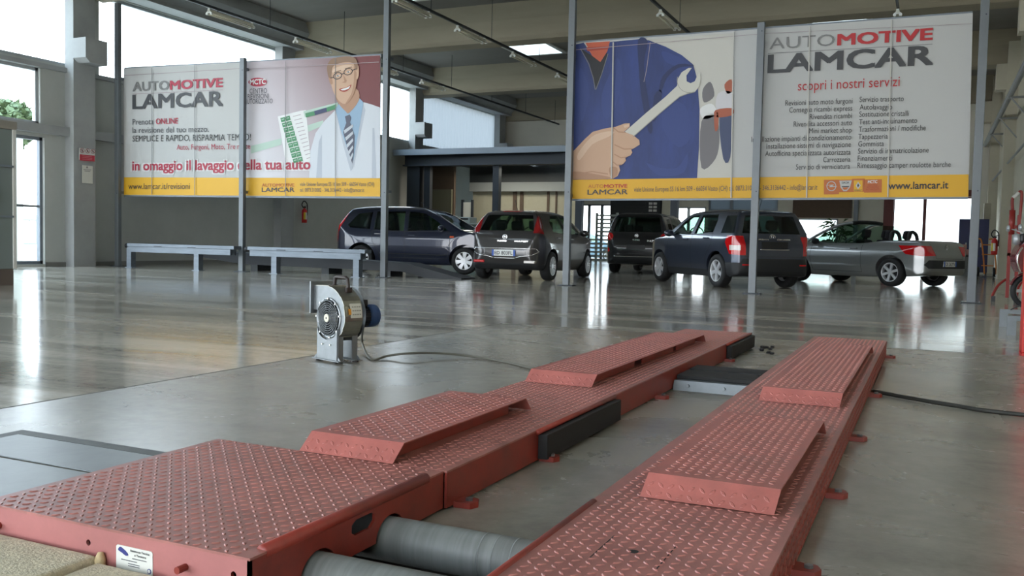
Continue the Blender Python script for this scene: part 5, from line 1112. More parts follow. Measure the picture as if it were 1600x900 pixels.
def make_car(S):
    t = thing(S['name'], S['label'], 'car', S['loc'], S['rz'], S.get('group'))
    W = S['W']/2
    side = outline(S['side'], 5); rear = halfpoly(S['rear']); plan = planpoly(S['plan'])
    a = MB(); a.prism(side, -W-0.2, W+0.2, 'y'); b = MB(); b.prism(rear, -4, 4, 'x'); c = MB(); c.prism(plan, -1, 3, 'z')
    me = boolean(boolean(mesh_of(a), mesh_of(b), 'INTERSECT'), mesh_of(c), 'INTERSECT')
    solid = remeshed(me, S.get('vox', 0.024), S.get('it', 9))
    skin = swollen(solid, 0.006)
    # wheel arches and floor clearance
    cut = MB(); r = S['r']
    for wx in S['axles']:
        for sg in (-1, 1): cut.cyl((wx, sg*(W-0.30), r+0.01), (wx, sg*(W+0.4), r+0.01), r+S.get('arch', 0.055), 40)
    arch = mesh_of(cut)
    cav = MB()
    if S.get('cav_side'):
        a = MB(); a.prism(outline(S['cav_side'], 4), -W, W, 'y'); b = MB(); b.prism(halfpoly([(z, w_-0.055) for z, w_ in S['rear'] if z > 0.3]), -4, 4, 'x')
        cavm = boolean(mesh_of(a), mesh_of(b), 'INTERSECT')
        shell = boolean(solid.copy(), cavm, 'DIFFERENCE')
    else: shell = solid.copy()
    shell = boolean(shell, arch, 'DIFFERENCE')
    def both(lst):
        out_ = []
        for nm, sp, g_ in lst:
            if sp[0] == 'side': out_ += [(nm, ('left', sp[1], sp[2], sp[3]), g_), (nm, ('left', sp[1], -sp[3], -sp[2]), g_)]
            else: out_.append((nm, sp, g_))
        return out_
    S['windows'] = both(S.get('windows', [])); S['plugs'] = both(S.get('plugs', []))
    def cutter(spec):
        k = MB(); kind, poly, lo, hi = spec
        if kind == 'side':
            k.prism(poly, lo, hi, 'y'); k.prism(poly, -hi, -lo, 'y')
        elif kind == 'left': k.prism(poly, lo, hi, 'y')
        else: k.prism(poly, lo, hi, 'x')
        return mesh_of(k)
    panes = []
    if S.get('windows'):
        for (nm, spec, gm) in S['windows']:
            panes.append((nm, boolean(shell.copy(), cutter(spec), 'INTERSECT'), gm))
        for (nm, spec, gm) in S['windows']: shell = boolean(shell, cutter(spec), 'DIFFERENCE')
    body = put(shell, 'body', S['paint'], t)
    for nm, me_, gm in panes: put(me_, nm, gm, t)
    for (nm, spec, mt) in S.get('plugs', []):
        me_ = boolean(skin.copy(), cutter(spec), 'INTERSECT')
        if spec[0] in ('side', 'rear', 'left'): me_ = me_ if not S.get('archplug') else boolean(me_, arch, 'DIFFERENCE')
        put(me_, nm, mt, t)
    # thin dark panel gaps laid on the skin
    bvh = BVHTree.FromPolygons([v.co.copy() for v in solid.vertices], [list(p.vertices) for p in solid.polygons])
    def on_side(x, z, sg):
        h = bvh.ray_cast(Vector((x, sg*2.5, z)), Vector((0, -sg, 0)))
        return h[0] + h[1]*0.002 if h[0] else None
    def on_rear(y, z):
        h = bvh.ray_cast(Vector((-4, y, z)), Vector((1, 0, 0))); return h[0]+h[1]*0.002 if h[0] else None
    def ribbon(q, P, w_, ax):
        P = [p for p in P if p]
        for p, r_ in zip(P, P[1:]):
            d = (r_-p); 
            if d.length > 0.3 or d.length < 1e-5: continue
            nrm = Vector((0, 1, 0)) if ax == 's' else Vector((1, 0, 0)); s_ = d.cross(nrm).normalized()*w_/2
            q.add([p-s_, p+s_, r_+s_, r_-s_], [(0, 1, 2, 3)])
    for ln in S.get('seams', []):
        for sg in (-1, 1):
            q = MB(); P = []
            for (xa, za), (xb, zb) in zip(ln, ln[1:]):
                n = max(2, int(math.hypot(xb-xa, zb-za)/0.04)); P += [on_side(xa+(xb-xa)*i/n, za+(zb-za)*i/n, sg) for i in range(n+1)]
            ribbon(q, P, 0.009, 's')
            if q.v: q.build('panel_gap', M_DULL, t, fix=False)
    for ln in S.get('rseams', []):
        q = MB(); P = []
        for (ya, za), (yb, zb) in zip(ln, ln[1:]):
            n = max(2, int(math.hypot(yb-ya, zb-za)/0.04)); P += [on_rear(ya+(yb-ya)*i/n, za+(zb-za)*i/n) for i in range(n+1)]
        ribbon(q, P, 0.009, 'r')
        if q.v: q.build('panel_gap', M_DULL, t, fix=False)
    for (nm, pts, w_, ax, mt) in S.get('strips', []):
        for sg in ((-1, 1) if ax == 's' else (1,)):
            q = MB(); P = []
            for (xa, za), (xb, zb) in zip(pts, pts[1:]):
                n = max(2, int(math.hypot(xb-xa, zb-za)/0.04)); P += [(on_side(xa+(xb-xa)*i/n, za+(zb-za)*i/n, sg) if ax == 's' else on_rear(xa+(xb-xa)*i/n, za+(zb-za)*i/n)) for i in range(n+1)]
            P = [p for p in P if p]
            if len(P) > 1: q.smooth = True; q.tube(P, w_/2, 6); q.build(nm, mt, t)
    for (x, z) in S.get('handles', []):
        for sg in (-1, 1):
            p = on_side(x, z, sg)
            if p: q = MB(); q.cbox(p.x-0.09, p.x+0.09, p.y-0.012, p.y+0.028 if sg > 0 else p.y+0.012, p.z-0.014, p.z+0.014, 0.005) if sg > 0 else q.cbox(p.x-0.09, p.x+0.09, p.y-0.028, p.y+0.012, p.z-0.014, p.z+0.014, 0.005); q.build('door_handle', S.get('handle_mat', S['paint']), t)
    if S.get('mirror'):
        x, z = S['mirror']
        for sg in (-1, 1):
            p = on_side(x, z, sg)
            if p:
                q = MB(); bm = bmesh.new(); bmesh.ops.create_uvsphere(bm, u_segments=16, v_segments=10, radius=1)
                bmesh.ops.transform(bm, matrix=T(p.x, p.y+sg*0.11, p.z+0.04) @ Matrix.Diagonal((0.075, 0.11, 0.075, 1)), verts=bm.verts[:]); q.smooth = True; q.bm(bm); q.smooth = False
                q.hexa([(p.x-0.02, p.y-sg*0.03, p.z-0.02), (p.x+0.03, p.y-sg*0.03, p.z-0.02), (p.x+0.03, p.y+sg*0.08, p.z), (p.x-0.02, p.y+sg*0.08, p.z)], [(p.x-0.02, p.y-sg*0.03, p.z+0.03), (p.x+0.03, p.y-sg*0.03, p.z+0.03), (p.x+0.03, p.y+sg*0.08, p.z+0.04), (p.x-0.02, p.y+sg*0.08, p.z+0.04)])
                q.build('door_mirror', S.get('mirror_mat', S['paint']), t)
    i = 0
    for wx in S['axles']:
        for sg in (-1, 1): wheel(t, wx, sg*(W-S.get('inset', 0.13)), r, S['rim'], sg, S.get('tw', 0.2))
    for (x, z, ys) in S.get('seats', []):
        for y in ys:
            q = MB(); q.cbox(x-0.02, x+0.5, y-0.24, y+0.24, z, z+0.14, 0.05); q.cbox(-0.07, 0.07, y-0.23, y+0.23, 0.05, 0.62, 0.05, T(x, 0, z) @ Matrix.Rotation(-0.22, 4, 'Y')); q.cbox(-0.05, 0.05, y-0.13, y+0.13, 0.66, 0.86, 0.045, T(x, 0, z) @ Matrix.Rotation(-0.22, 4, 'Y')); q.cbox(-0.015, 0.015, y-0.06, y+0.06, 0.6, 0.7, 0.005, T(x, 0, z) @ Matrix.Rotation(-0.22, 4, 'Y'))
            q.build('seat', M_SEAT, t)
    if S.get('dash'):
        x, z = S['dash']; q = MB(); q.cbox(x, x+0.35, -W+0.14, W-0.14, z-0.25, z, 0.04); q.build('dashboard', M_DULL, t)
        q = MB(); q.smooth = True; q.tube([(x-0.08-0.1*math.cos(a)*0.3, 0.36+0.18*math.sin(a), z+0.02+0.18*math.cos(a)) for a in [2*math.pi*k/20 for k in range(21)]], 0.014, 6, cap=False); q.build('steering_wheel', M_DULL, t)
    if S.get('plate'):
        y, z, w_, h_, txt = S['plate']; p = on_rear(y, z) or Vector((min(v.co.x for v in solid.vertices), y, z)); x = p.x-0.012
        q = MB(); q.box(x-0.004, x+0.012, y-w_/2, y+w_/2, z-h_/2, z+h_/2)
        if txt:
            po_ = q.build('licence_plate', M_PLATE_W, t)
            q = MB(); q.box(x-0.006, x-0.003, y+w_/2-0.045, y+w_/2, z-h_/2, z+h_/2); q.box(x-0.006, x-0.003, y-w_/2, y-w_/2+0.045, z-h_/2, z+h_/2); q.build('blue_band', M_PLATE_B, po_)
            q = MB(); text_into(q, txt, Vector((x-0.006, y+w_/2-0.06, z-0.035)), Vector((0, -1, 0)), EZ, width=w_-0.12, height=0.07, bold=0.015); q.build('plate_text', M_PLATE_T, po_)
        else: q.build('licence_plate', M_BLKPL, t)
    def rbadge(y, z, kind):
        p = on_rear(y, z)
        if not p: return
        q = MB(); x = p.x-0.008; q.smooth = True
        if kind == 'rings':
            for (rx, rz_) in ((0.062, 0.042), (0.022, 0.04)): q.tube([(x, y+rx*math.cos(a), z+rz_*math.sin(a)) for a in [2*math.pi*k/20 for k in range(21)]], 0.006, 6, cap=False)
            q.tube([(x, y+0.042*math.cos(a), z+0.02+0.016*math.sin(a)) for a in [2*math.pi*k/20 for k in range(21)]], 0.006, 6, cap=False)
        elif kind == 'disc': q.cyl((x, y, z), (x-0.008, y, z), 0.05, 24); q.tube([(x-0.008, y+0.048*math.cos(a), z+0.048*math.sin(a)) for a in [2*math.pi*k/24 for k in range(25)]], 0.006, 6, cap=False)
        elif kind == 'diamond':
            q.smooth = False; plate_holes(q, [(y, z+0.08), (y+0.05, z), (y, z-0.08), (y-0.05, z)], [[(y, z+0.045), (y+0.026, z), (y, z-0.045), (y-0.026, z)]], x-0.012, x+0.006, 'x')
        q.build('badge', M_CHROME, t)
    for b_ in S.get('badges', []): rbadge(*b_)
    for (txt, y, z, w_, h_) in S.get('letters', []):
        p = on_rear(y, z)
        if p: q = MB(); text_into(q, txt, Vector((p.x-0.008, y, z)), Vector((0, -1, 0)), EZ, width=w_, height=h_, bold=0.02); q.build('model_lettering', M_CHROME, t)
    if S.get('extra'): S['extra'](t, on_side, on_rear, skin)
    if S.get('antenna'):
        x, z, dx, dz = S['antenna']; q = MB(); q.smooth = True; q.tube([(x, 0, z), (x+dx, 0, z+dz)], 0.006, 6); q.build('antenna', M_BLKPL, t)
    for m_ in (solid, skin, arch): bpy.data.meshes.remove(m_)
    return t
def heading(v): return math.atan2(v[1], v[0])
def paint(name, rgb, flake=0.5): return mat(name, rgb, 0.28, flake, noise=0.0, coat=1.0, coat_rough=0.03)
# grey compact SUV ------------------------------------------------
SUV = dict(name='suv', label='dark grey compact SUV seen from its rear left, behind the post of the right banner', W=1.725, r=0.325, axles=(-1.23, 1.23), rim='five', paint=paint('paint_slate', (58, 64, 78)),
    side=[(-1.91, 0.30), (-1.95, 0.50), (-1.945, 0.80), (-1.88, 0.93), (-1.83, 1.02), (-1.74, 1.30), (-1.70, 1.44), (-1.60, 1.50), (-1.2, 1.525), (-0.5, 1.545), (0.05, 1.51), (0.35, 1.42), (0.75, 1.17), (1.02, 1.02), (1.45, 0.96), (1.78, 0.86), (1.93, 0.70), (1.99, 0.5), (1.95, 0.28), (1.6, 0.20), (0, 0.19), (-1.6, 0.22)],
    rear=[(0.15, 0.74), (0.28, 0.80), (0.45, 0.845), (0.62, 0.862), (0.80, 0.862), (0.95, 0.845), (1.02, 0.82), (1.2, 0.745), (1.38, 0.665), (1.47, 0.60), (1.52, 0.48), (1.56, 0.2)],
    plan=[(-1.97, 0.45), (-1.95, 0.62), (-1.90, 0.74), (-1.78, 0.825), (-1.4, 0.8625), (0.9, 0.8625), (1.5, 0.83), (1.75, 0.76), (1.92, 0.62), (2.0, 0.40)],
    cav_side=[(-1.66, 1.0), (-1.6, 1.30), (-1.5, 1.43), (-0.5, 1.48), (0.0, 1.45), (0.3, 1.36), (0.7, 1.10), (0.9, 0.95), (0.9, 0.6), (0.6, 0.45), (-1.0, 0.45), (-1.6, 0.6)],
    windows=[('side_window', ('side', [(0.72, 1.02), (0.36, 1.30), (0.12, 1.42), (-0.18, 1.44), (-0.13, 1.04)], 0.45, 1.2), M_CGLASS), ('side_window', ('side', [(-0.27, 1.045), (-0.30, 1.44), (-0.92, 1.43), (-1.0, 1.32), (-1.0, 1.075)], 0.45, 1.2), M_CGLASS),
        ('rear_window', ('rear', [(-0.64, 1.06), (0.64, 1.06), (0.53, 1.40), (-0.53, 1.40)], -2.2, -1.45), M_CGLASS), ('windscreen', ('rear', [(-0.70, 1.05), (0.70, 1.05), (0.54, 1.43), (-0.54, 1.43)], 0.22, 1.3), M_CGLASS)],
    plugs=[('dark_rear_pillar', ('side', [(-1.33, 1.06), (-1.30, 1.40), (-1.66, 1.40), (-1.80, 1.06)], 0.55, 1.2), M_TGLASS),
        ('tail_lamp', ('side', [(-1.60, 1.01), (-1.56, 0.88), (-1.70, 0.66), (-1.97, 0.64), (-1.97, 1.01)], 0.63, 1.2), M_TAIL),
        ('rear_bumper', ('rear', [(-0.9, 0.24), (0.9, 0.24), (0.9, 0.50), (0.72, 0.50), (0.68, 0.58), (-0.68, 0.58), (-0.72, 0.50), (-0.9, 0.50)], -2.2, -1.58), M_DULL),
        ('sill_trim', ('side', [(-0.86, 0.2), (0.86, 0.2), (0.86, 0.34), (-0.86, 0.34)], 0.7, 1.2), M_DULL)],
    seams=[[(0.80, 1.0), (0.82, 0.6), (0.78, 0.34)], [(-0.22, 1.04), (-0.22, 0.34)], [(-1.02, 1.07), (-1.03, 0.85), (-0.82, 0.6), (-0.80, 0.36)], [(0.8, 1.0), (-1.02, 1.05)]], rseams=[[(-0.66, 1.02), (-0.64, 0.62), (0.64, 0.62), (0.66, 1.02)]],
    strips=[('roof_rail', [(-1.55, 1.46), (-0.2, 1.48)], 0.03, 's', M_DULL), ('bright_strip', [(-0.32, 0.755), (0.32, 0.755)], 0.025, 'r', M_CHROME)], handles=[(0.0, 0.93), (-0.82, 0.96)], mirror=(0.62, 1.02), seats=[(-0.15, 0.5, (-0.36, 0.36)), (-1.0, 0.5, (-0.42, 0, 0.42))], dash=(0.55, 1.0),
    plate=(0.0, 0.84, 0.56, 0.13, ''), badges=[(0.0, 1.0, 'rings')], letters=[('URBAN', 0.36, 0.935, 0.26, 0.025), ('CRUISER', -0.08, 0.935, 0.30, 0.025)], antenna=(-1.35, 1.52, -0.10, 0.22), inset=0.12)
def suv_extra(t, on_side, on_rear, skin):
    for sg in (-1, 1):
        k = MB(); k.prism([(-1.70, 0.83), (-1.71, 0.735), (-1.97, 0.735), (-1.97, 0.83)], 0.72 if sg > 0 else -1.2, 1.2 if sg > 0 else -0.72, 'y'); put(boolean(swollen(skin, 0.003), mesh_of(k), 'INTERSECT'), 'reversing_lamp', M_LENS, t)
        p = on_rear(sg*0.62, 0.46); q = MB(); q.box(p.x-0.018, p.x+0.01, sg*0.62-0.07, sg*0.62+0.07, 0.45, 0.475); q.build('rear_reflector', M_TAIL, t)
SUV['extra'] = suv_extra
# dark hatchback ---------------------------------------------------
HAT = dict(name='hatchback', label='dark grey-brown hatchback seen from its rear right, behind the post left of the wrench banner', W=1.687, r=0.305, axles=(-1.28, 1.23), rim='multi', paint=paint('paint_bronze', (56, 54, 54)),
    side=[(-1.90, 0.30), (-1.96, 0.42), (-1.985, 0.60), (-1.95, 0.78), (-1.90, 0.95), (-1.80, 1.10), (-1.66, 1.32), (-1.58, 1.42), (-1.3, 1.46), (-0.6, 1.49), (-0.1, 1.47), (0.3, 1.37), (0.85, 1.10), (1.15, 0.96), (1.6, 0.86), (1.9, 0.72), (2.04, 0.52), (2.04, 0.32), (1.8, 0.2), (0, 0.18), (-1.6, 0.22)],
    rear=[(0.15, 0.68), (0.26, 0.76), (0.42, 0.825), (0.60, 0.843), (0.78, 0.83), (0.94, 0.795), (1.1, 0.73), (1.28, 0.64), (1.40, 0.55), (1.46, 0.42), (1.5, 0.15)],
    plan=[(-2.0, 0.36), (-1.97, 0.56), (-1.88, 0.71), (-1.70, 0.80), (-1.4, 0.838), (0.9, 0.8435), (1.5, 0.80), (1.8, 0.70), (1.98, 0.52), (2.06, 0.3)],
    cav_side=[(-1.62, 0.96), (-1.54, 1.24), (-1.46, 1.36), (-0.6, 1.425), (-0.1, 1.41), (0.25, 1.31), (0.8, 1.04), (0.95, 0.9), (0.95, 0.6), (0.6, 0.42), (-1.0, 0.42), (-1.6, 0.6)],
    windows=[('side_window', ('side', [(0.78, 1.0), (0.45, 1.20), (0.12, 1.34), (-0.25, 1.38), (-0.22, 0.97)], 0.4, 1.2), M_CGLASS), ('side_window', ('side', [(-0.32, 0.975), (-0.35, 1.385), (-0.85, 1.36), (-1.12, 1.22), (-1.12, 1.03)], 0.4, 1.2), M_CGLASS),
        ('rear_window', ('rear', [(-0.60, 1.03), (0.60, 1.03), (0.50, 1.36), (-0.50, 1.36)], -2.2, -1.36), M_CGLASS), ('windscreen', ('rear', [(-0.68, 1.0), (0.68, 1.0), (0.50, 1.39), (-0.50, 1.39)], 0.2, 1.4), M_CGLASS)],
    plugs=[('tail_lamp', ('side', [(-1.52, 1.36), (-1.64, 1.36), (-1.93, 0.99), (-1.74, 0.97)], 0.60, 1.2), M_TAILD),
        ('high_brake_lamp', ('rear', [(-0.2, 1.425), (0.2, 1.425), (0.2, 1.455), (-0.2, 1.455)], -2.2, -1.2), M_TAIL),
        ('rear_bumper', ('rear', [(-0.9, 0.2), (0.9, 0.2), (0.9, 0.32), (0.5, 0.36), (-0.5, 0.36), (-0.9, 0.32)], -2.2, -1.64), M_DULL)],
    seams=[[(0.85, 0.98), (0.86, 0.55), (0.78, 0.30)], [(-0.27, 0.97), (-0.27, 0.30)], [(-1.14, 1.03), (-1.1, 0.8), (-0.86, 0.56), (-0.82, 0.32)], [(0.85, 0.985), (-1.14, 1.0)]], rseams=[[(-0.62, 1.0), (-0.62, 0.66), (0.62, 0.66), (0.62, 1.0)]],
    strips=[('chrome_strip', [(-0.72, 0.60), (-0.68, 0.665), (0.68, 0.665), (0.72, 0.60), (0.60, 0.53), (0.34, 0.50), (0.24, 0.465), (-0.24, 0.465), (-0.34, 0.50), (-0.60, 0.53), (-0.72, 0.60)], 0.02, 'r', M_CHROME)],
    handles=[(0.0, 0.88), (-0.9, 0.90)], mirror=(0.68, 0.98), seats=[(-0.2, 0.42, (-0.36, 0.36)), (-1.05, 0.42, (-0.38, 0.38))], dash=(0.6, 0.95), plate=(0.0, 0.57, 0.52, 0.125, 'ED 803FL'), badges=[(0.0, 0.90, 'disc')], letters=[('PUNTO', 0.16, 0.80, 0.2, 0.03), ('MULTIJET', -0.22, 0.80, 0.3, 0.025)], antenna=(-1.25, 1.46, -0.16, 0.22), inset=0.11, vox=0.023)
def hat_extra(t, on_side, on_rear, skin):
    for sg in (-1, 1):
        y = sg*0.56; p = on_rear(y, 0.40); x = p.x; q = MB(); q.cbox(x-0.03, x+0.1, y-0.12, y+0.12, 0.365, 0.42, 0.012); q.build('bumper_lamp', M_TAIL if sg > 0 else M_LENS, t)
HAT['extra'] = hat_extra
# silver coupe convertible ---------------------------------------------
M_SILV = paint('paint_silver_grey', (132, 134, 134), 0.45)
CAB = dict(name='convertible', label='silver grey convertible with open roof and red tail lamps, right of the dark grey SUV', W=1.777, r=0.315, axles=(-1.26, 1.26), rim='six', paint=M_SILV,
    side=[(-2.02, 0.32), (-2.09, 0.48), (-2.10, 0.66), (-2.03, 0.80), (-1.95, 0.93), (-1.80, 1.005), (-1.4, 1.02), (-0.9, 0.99), (-0.4, 0.94), (0.4, 0.935), (0.95, 0.97), (1.4, 0.91), (1.8, 0.80), (2.08, 0.62), (2.16, 0.46), (2.12, 0.30), (1.8, 0.2), (0, 0.18), (-1.7, 0.24)],
    rear=[(0.15, 0.72), (0.26, 0.80), (0.45, 0.872), (0.62, 0.8885), (0.78, 0.87), (0.90, 0.82), (0.98, 0.74), (1.03, 0.55), (1.05, 0.2)],
    plan=[(-2.12, 0.40), (-2.09, 0.58), (-2.0, 0.73), (-1.8, 0.83), (-1.4, 0.88), (0.9, 0.8885), (1.55, 0.84), (1.9, 0.72), (2.08, 0.54), (2.17, 0.3)],
    cav_side=[(-0.95, 1.3), (-0.93, 0.75), (-0.7, 0.42), (0.6, 0.42), (0.78, 0.75), (0.75, 1.3)],
    windows=[], plugs=[('tail_lamp', ('side', [(-1.42, 0.905), (-1.62, 0.72), (-1.95, 0.68), (-2.2, 0.70), (-2.2, 0.90)], 0.50, 1.2), M_TAIL),
        ('plate_recess', ('rear', [(-0.66, 0.60), (-0.74, 0.50), (-0.66, 0.42), (0.66, 0.42), (0.74, 0.50), (0.66, 0.60)], -2.3, -1.9), M_DULL)],
    seams=[[(0.85, 0.9), (0.88, 0.6), (0.82, 0.32)], [(-0.52, 0.93), (-0.52, 0.30)], [(-0.52, 0.30), (0.82, 0.30)]], rseams=[[(-0.5, 0.98), (-0.48, 0.63), (0.48, 0.63), (0.5, 0.98)]],
    handles=[(-0.32, 0.82)], mirror=(0.72, 0.93), mirror_mat=M_DULL, seats=[(-0.1, 0.42, (-0.36, 0.36)), (-0.68, 0.40, (-0.32, 0.32))], dash=(0.5, 0.93), plate=(0.0, 0.52, 0.46, 0.115, 'CK 262YN'), badges=[(0.0, 0.86, 'diamond')], inset=0.12)
def cab_extra(t, on_side, on_rear, skin):
    # windscreen frame, glass, door glass and roll hoops
    A = {sg: [Vector((1.18, sg*0.70, 0.93)), Vector((0.75, sg*0.64, 1.17)), Vector((0.28, sg*0.56, 1.365)), Vector((-0.02, sg*0.52, 1.40))] for sg in (-1, 1)}
    q = MB(); q.smooth = True
    for sg in (-1, 1): q.tube(spline(A[sg], 6), 0.035, 8)
    q.build('pillar', M_SILV, t)
    q = MB(); q.smooth = True; q.tube([(-0.02, -0.53, 1.40), (-0.01, -0.3, 1.42), (0, 0, 1.427), (-0.01, 0.3, 1.42), (-0.02, 0.53, 1.40)], 0.045, 8); q.build('header_rail', M_DULL, t)
    q = MB(); L_, R_ = spline(A[1], 5), spline(A[-1], 5); vs = [p for p in L_]+[p for p in R_]; n = len(L_); q.add(vs, [(i, i+1, n+i+1, n+i) for i in range(n-1)]); q.build('windscreen', M_CGLASS, t, fix=False)
    for sg in (-1, 1):
        q = MB(); pr = [(0.95, 0.94), (0.62, 1.17), (0.25, 1.33), (0.0, 1.37), (-0.40, 1.35), (-0.50, 1.0), (-0.50, 0.93)]
        def yy(z): return sg*(0.76-0.42*(z-0.93))
        q.add([(x, yy(z), z) for x, z in pr]+[(x, yy(z)-sg*0.006, z) for x, z in pr], [tuple(range(7)), tuple(range(13, 6, -1))]+[(i, (i+1) % 7, 7+(i+1) % 7, 7+i) for i in range(7)])
        q.build('door_window', M_CGLASS, t)
    for y in (-0.32, 0.32):
        q = MB(); q.smooth = True; q.tube(spline([(-1.0, y-0.17, 0.94), (-0.98, y-0.15, 1.12), (-0.97, y-0.06, 1.20), (-0.97, y+0.06, 1.20), (-0.98, y+0.15, 1.12), (-1.0, y+0.17, 0.94)], 5), 0.04, 8); q.build('headrest_hoop', M_DULL, t)
    q = MB(); q.cbox(-1.12, -0.86, -0.62, 0.62, 0.95, 1.01, 0.02); q.build('rear_shelf', M_DULL, t)
CAB['extra'] = cab_extra
# black tall car -----------------------------------------------------
BLK = dict(name='compact_mpv', label='black tall hatchback seen from behind, between the hatchback and the dark grey SUV', W=1.784, r=0.33, axles=(-1.3, 1.31), rim='dark', paint=paint('paint_black', (14, 14, 18), 0.2),
    side=[(-1.98, 0.32), (-2.05, 0.50), (-2.05, 0.72), (-2.0, 0.92), (-1.94, 1.10), (-1.86, 1.40), (-1.80, 1.56), (-1.66, 1.63), (-1.2, 1.66), (-0.5, 1.67), (0.2, 1.62), (0.6, 1.45), (1.05, 1.16), (1.35, 1.02), (1.8, 0.92), (2.06, 0.74), (2.1, 0.5), (2.05, 0.28), (1.8, 0.2), (0, 0.19), (-1.7, 0.24)],
    rear=[(0.15, 0.76), (0.26, 0.83), (0.45, 0.88), (0.62, 0.892), (0.85, 0.885), (1.0, 0.86), (1.15, 0.80), (1.35, 0.735), (1.54, 0.66), (1.63, 0.54), (1.68, 0.2)],
    plan=[(-2.06, 0.48), (-2.04, 0.64), (-1.96, 0.78), (-1.8, 0.86), (-1.4, 0.892), (0.9, 0.892), (1.6, 0.84), (1.9, 0.72), (2.05, 0.55), (2.12, 0.3)],
    cav_side=[(-1.78, 1.05), (-1.72, 1.45), (-1.6, 1.56), (-0.5, 1.61), (0.15, 1.56), (0.55, 1.38), (1.0, 1.08), (1.1, 0.9), (1.0, 0.6), (0.6, 0.45), (-1.0, 0.45), (-1.7, 0.6)],
    windows=[('side_window', ('side', [(0.85, 1.08), (0.5, 1.35), (0.2, 1.50), (-0.15, 1.54), (-0.12, 1.06)], 0.45, 1.2), M_CGLASS), ('side_window', ('side', [(-0.22, 1.06), (-0.25, 1.545), (-0.95, 1.54), (-0.95, 1.08)], 0.45, 1.2), M_CGLASS), ('side_window', ('side', [(-1.1, 1.10), (-1.1, 1.52), (-1.5, 1.48), (-1.58, 1.16)], 0.45, 1.2), M_TGLASS),
        ('rear_window', ('rear', [(-0.66, 1.13), (0.66, 1.13), (0.58, 1.53), (-0.58, 1.53)], -2.2, -1.6), M_CGLASS), ('windscreen', ('rear', [(-0.72, 1.1), (0.72, 1.1), (0.56, 1.56), (-0.56, 1.56)], 0.4, 1.5), M_CGLASS)],
    plugs=[('tail_lamp', ('rear', circ(0.76, 1.0, 0.115, 0.105, 24), -2.3, -1.72), M_TAIL), ('tail_lamp', ('rear', circ(-0.76, 1.0, 0.115, 0.105, 24), -2.3, -1.72), M_TAIL),
        ('bumper_reflector', ('rear', circ(0.78, 0.64, 0.045, 0.06, 16), -2.3, -1.72), M_TAIL), ('bumper_reflector', ('rear', circ(-0.78, 0.64, 0.045, 0.06, 16), -2.3, -1.72), M_TAIL),
        ('rear_bumper', ('rear', [(-0.6, 0.28), (0.6, 0.28), (0.66, 0.46), (-0.66, 0.46)], -2.3, -1.8), M_DULL)],
    seams=[[(-0.17, 1.06), (-0.17, 0.34)], [(0.9, 1.04), (0.88, 0.34)]], rseams=[[(-0.62, 1.08), (-0.6, 0.6), (0.6, 0.6), (0.62, 1.08)]],
    strips=[('bright_strip', [(-0.6, 0.47), (0.6, 0.47)], 0.02, 'r', M_CHROME)], handles=[(0.0, 0.98), (-0.9, 1.0)], handle_mat=M_CHROME, mirror=(0.75, 1.1), seats=[(-0.1, 0.5, (-0.38, 0.38)), (-1.0, 0.5, (-0.42, 0.42))], dash=(0.75, 1.05), plate=(0.0, 0.72, 0.5, 0.12, ''), badges=[(0.0, 1.03, 'disc')], letters=[('500', 0.1, 0.89, 0.2, 0.04), ('MULTIJET', -0.3, 0.87, 0.28, 0.05)], antenna=(-1.4, 1.65, -0.12, 0.2), inset=0.13)
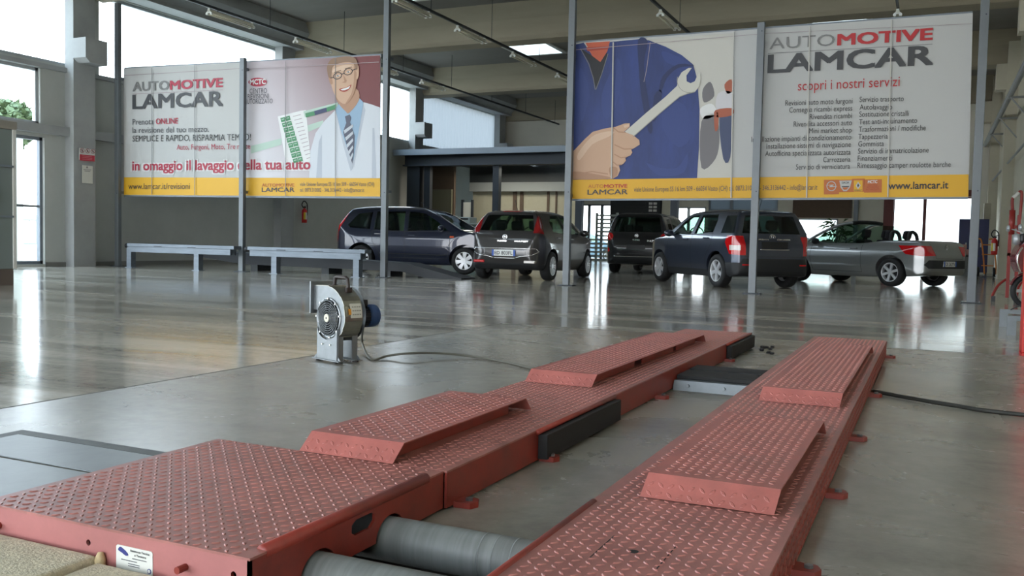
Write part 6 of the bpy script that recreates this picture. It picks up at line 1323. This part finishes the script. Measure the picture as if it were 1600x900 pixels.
# dark blue people carrier seen from the side -----------------------------
VAN = dict(name='minivan', label='dark blue minivan seen from its right side, behind the grey runways', W=1.825, r=0.32, axles=(-1.3, 1.34), rim='seven', paint=paint('paint_navy', (17, 25, 48), 0.3),
    side=[(-1.98, 0.32), (-2.05, 0.50), (-2.04, 0.74), (-1.99, 0.98), (-1.86, 1.22), (-1.70, 1.46), (-1.60, 1.53), (-1.1, 1.59), (-0.5, 1.605), (0.1, 1.57), (0.5, 1.46), (1.0, 1.18), (1.3, 1.03), (1.75, 0.93), (2.08, 0.74), (2.2, 0.55), (2.2, 0.34), (1.9, 0.22), (0, 0.2), (-1.7, 0.24)],
    rear=[(0.15, 0.78), (0.26, 0.85), (0.45, 0.90), (0.65, 0.9125), (0.85, 0.90), (1.0, 0.86), (1.2, 0.78), (1.4, 0.69), (1.52, 0.60), (1.58, 0.48), (1.62, 0.2)],
    plan=[(-2.07, 0.48), (-2.03, 0.66), (-1.92, 0.8), (-1.7, 0.88), (-1.4, 0.9125), (0.9, 0.9125), (1.6, 0.86), (1.95, 0.72), (2.15, 0.5), (2.22, 0.3)],
    cav_side=[(-1.72, 1.0), (-1.6, 1.36), (-1.5, 1.46), (-0.5, 1.54), (0.05, 1.51), (0.45, 1.39), (0.95, 1.1), (1.1, 0.9), (1.0, 0.6), (0.6, 0.45), (-1.0, 0.45), (-1.7, 0.6)],
    windows=[('side_window', ('side', [(0.90, 1.04), (0.62, 1.24), (0.3, 1.42), (0.0, 1.47), (-0.14, 1.47), (-0.10, 1.0)], 0.45, 1.2), M_CGLASS), ('side_window', ('side', [(-0.20, 1.0), (-0.24, 1.475), (-0.98, 1.46), (-0.98, 1.02)], 0.45, 1.2), M_CGLASS), ('side_window', ('side', [(-1.08, 1.03), (-1.08, 1.45), (-1.45, 1.40), (-1.68, 1.12), (-1.62, 1.06)], 0.45, 1.2), M_TGLASS),
        ('rear_window', ('rear', [(-0.66, 1.1), (0.66, 1.1), (0.56, 1.45), (-0.56, 1.45)], -2.2, -1.45), M_CGLASS), ('windscreen', ('rear', [(-0.72, 1.06), (0.72, 1.06), (0.54, 1.49), (-0.54, 1.49)], 0.35, 1.5), M_CGLASS)],
    plugs=[('tail_lamp', ('side', [(-1.80, 1.20), (-1.70, 1.42), (-1.74, 1.42), (-2.0, 1.0), (-2.1, 0.72), (-1.98, 0.72), (-1.94, 0.95)], 0.60, 1.2), M_TAIL), ('side_repeater', ('side', [(0.98, 0.86), (1.08, 0.86), (1.08, 0.90), (0.98, 0.90)], 0.6, 1.2), mat('amber', (220, 90, 40), 0.3))],
    seams=[[(-0.16, 1.0), (-0.16, 0.34)], [(0.98, 1.0), (0.98, 0.6), (0.9, 0.36)], [(-1.02, 1.02), (-1.0, 0.75), (-0.82, 0.5), (-0.82, 0.36)], [(0.95, 1.0), (-1.02, 0.99)], [(0.9, 0.36), (-0.82, 0.36)]],
    strips=[('rub_strip', [(-0.8, 0.46), (0.9, 0.44)], 0.02, 's', M_DULL)], handles=[(0.02, 0.9), (-0.85, 0.92)], mirror=(0.78, 1.04), seats=[(-0.1, 0.45, (-0.4, 0.4)), (-1.0, 0.45, (-0.42, 0.42))], dash=(0.75, 1.0), antenna=(0.1, 1.57, -0.2, 0.16), inset=0.12)
CARS = [
    (SUV, (-4.02, 19.25), (-0.67, 0.742)),
    (HAT, (-8.10, 18.88), (-0.054, 0.999)),
    (CAB, (-1.41, 22.78), (-0.84, 0.543)),
    (BLK, (-7.3, 25.5), (-0.05, 1.0)),
    (VAN, (-11.47, 19.6), (0.985, 0.17)),
]
CO = []
for S, (x, y), hv in CARS:
    S['loc'] = (x, y, 0.0); S['rz'] = heading(hv); CO.append(make_car(S))

# two parked cars outside, seen through the far openings
for lb, pc, loc, rz, nm in (('white car parked outside behind the far window, beside the plant', paint('paint_white', (206, 208, 206), 0.1), (-4.9, 43.0, -0.13), 0.0, 'parked_car'), ('pale blue car parked outside behind the window left of the slatted gate', paint('paint_pale_blue', (96, 124, 142), 0.2), (-15.9, 44.0, -0.13), 0.0, 'parked_car')):
    c_ = copy_tree(CO[1]); c_.name = nm; c_.location = loc; c_.rotation_euler = (0, 0, rz); c_['label'] = lb
    for ch in c_.children:
        if ch.name.split('.')[0] in ('body', 'door_handle', 'door_mirror'):
            for sl in ch.material_slots: sl.link = 'OBJECT'; sl.material = pc
        if ch.name.split('.')[0] in ('licence_plate', 'model_lettering', 'badge', 'chrome_strip'):
            for g_ in list(ch.children): bpy.data.objects.remove(g_)
            bpy.data.objects.remove(ch)
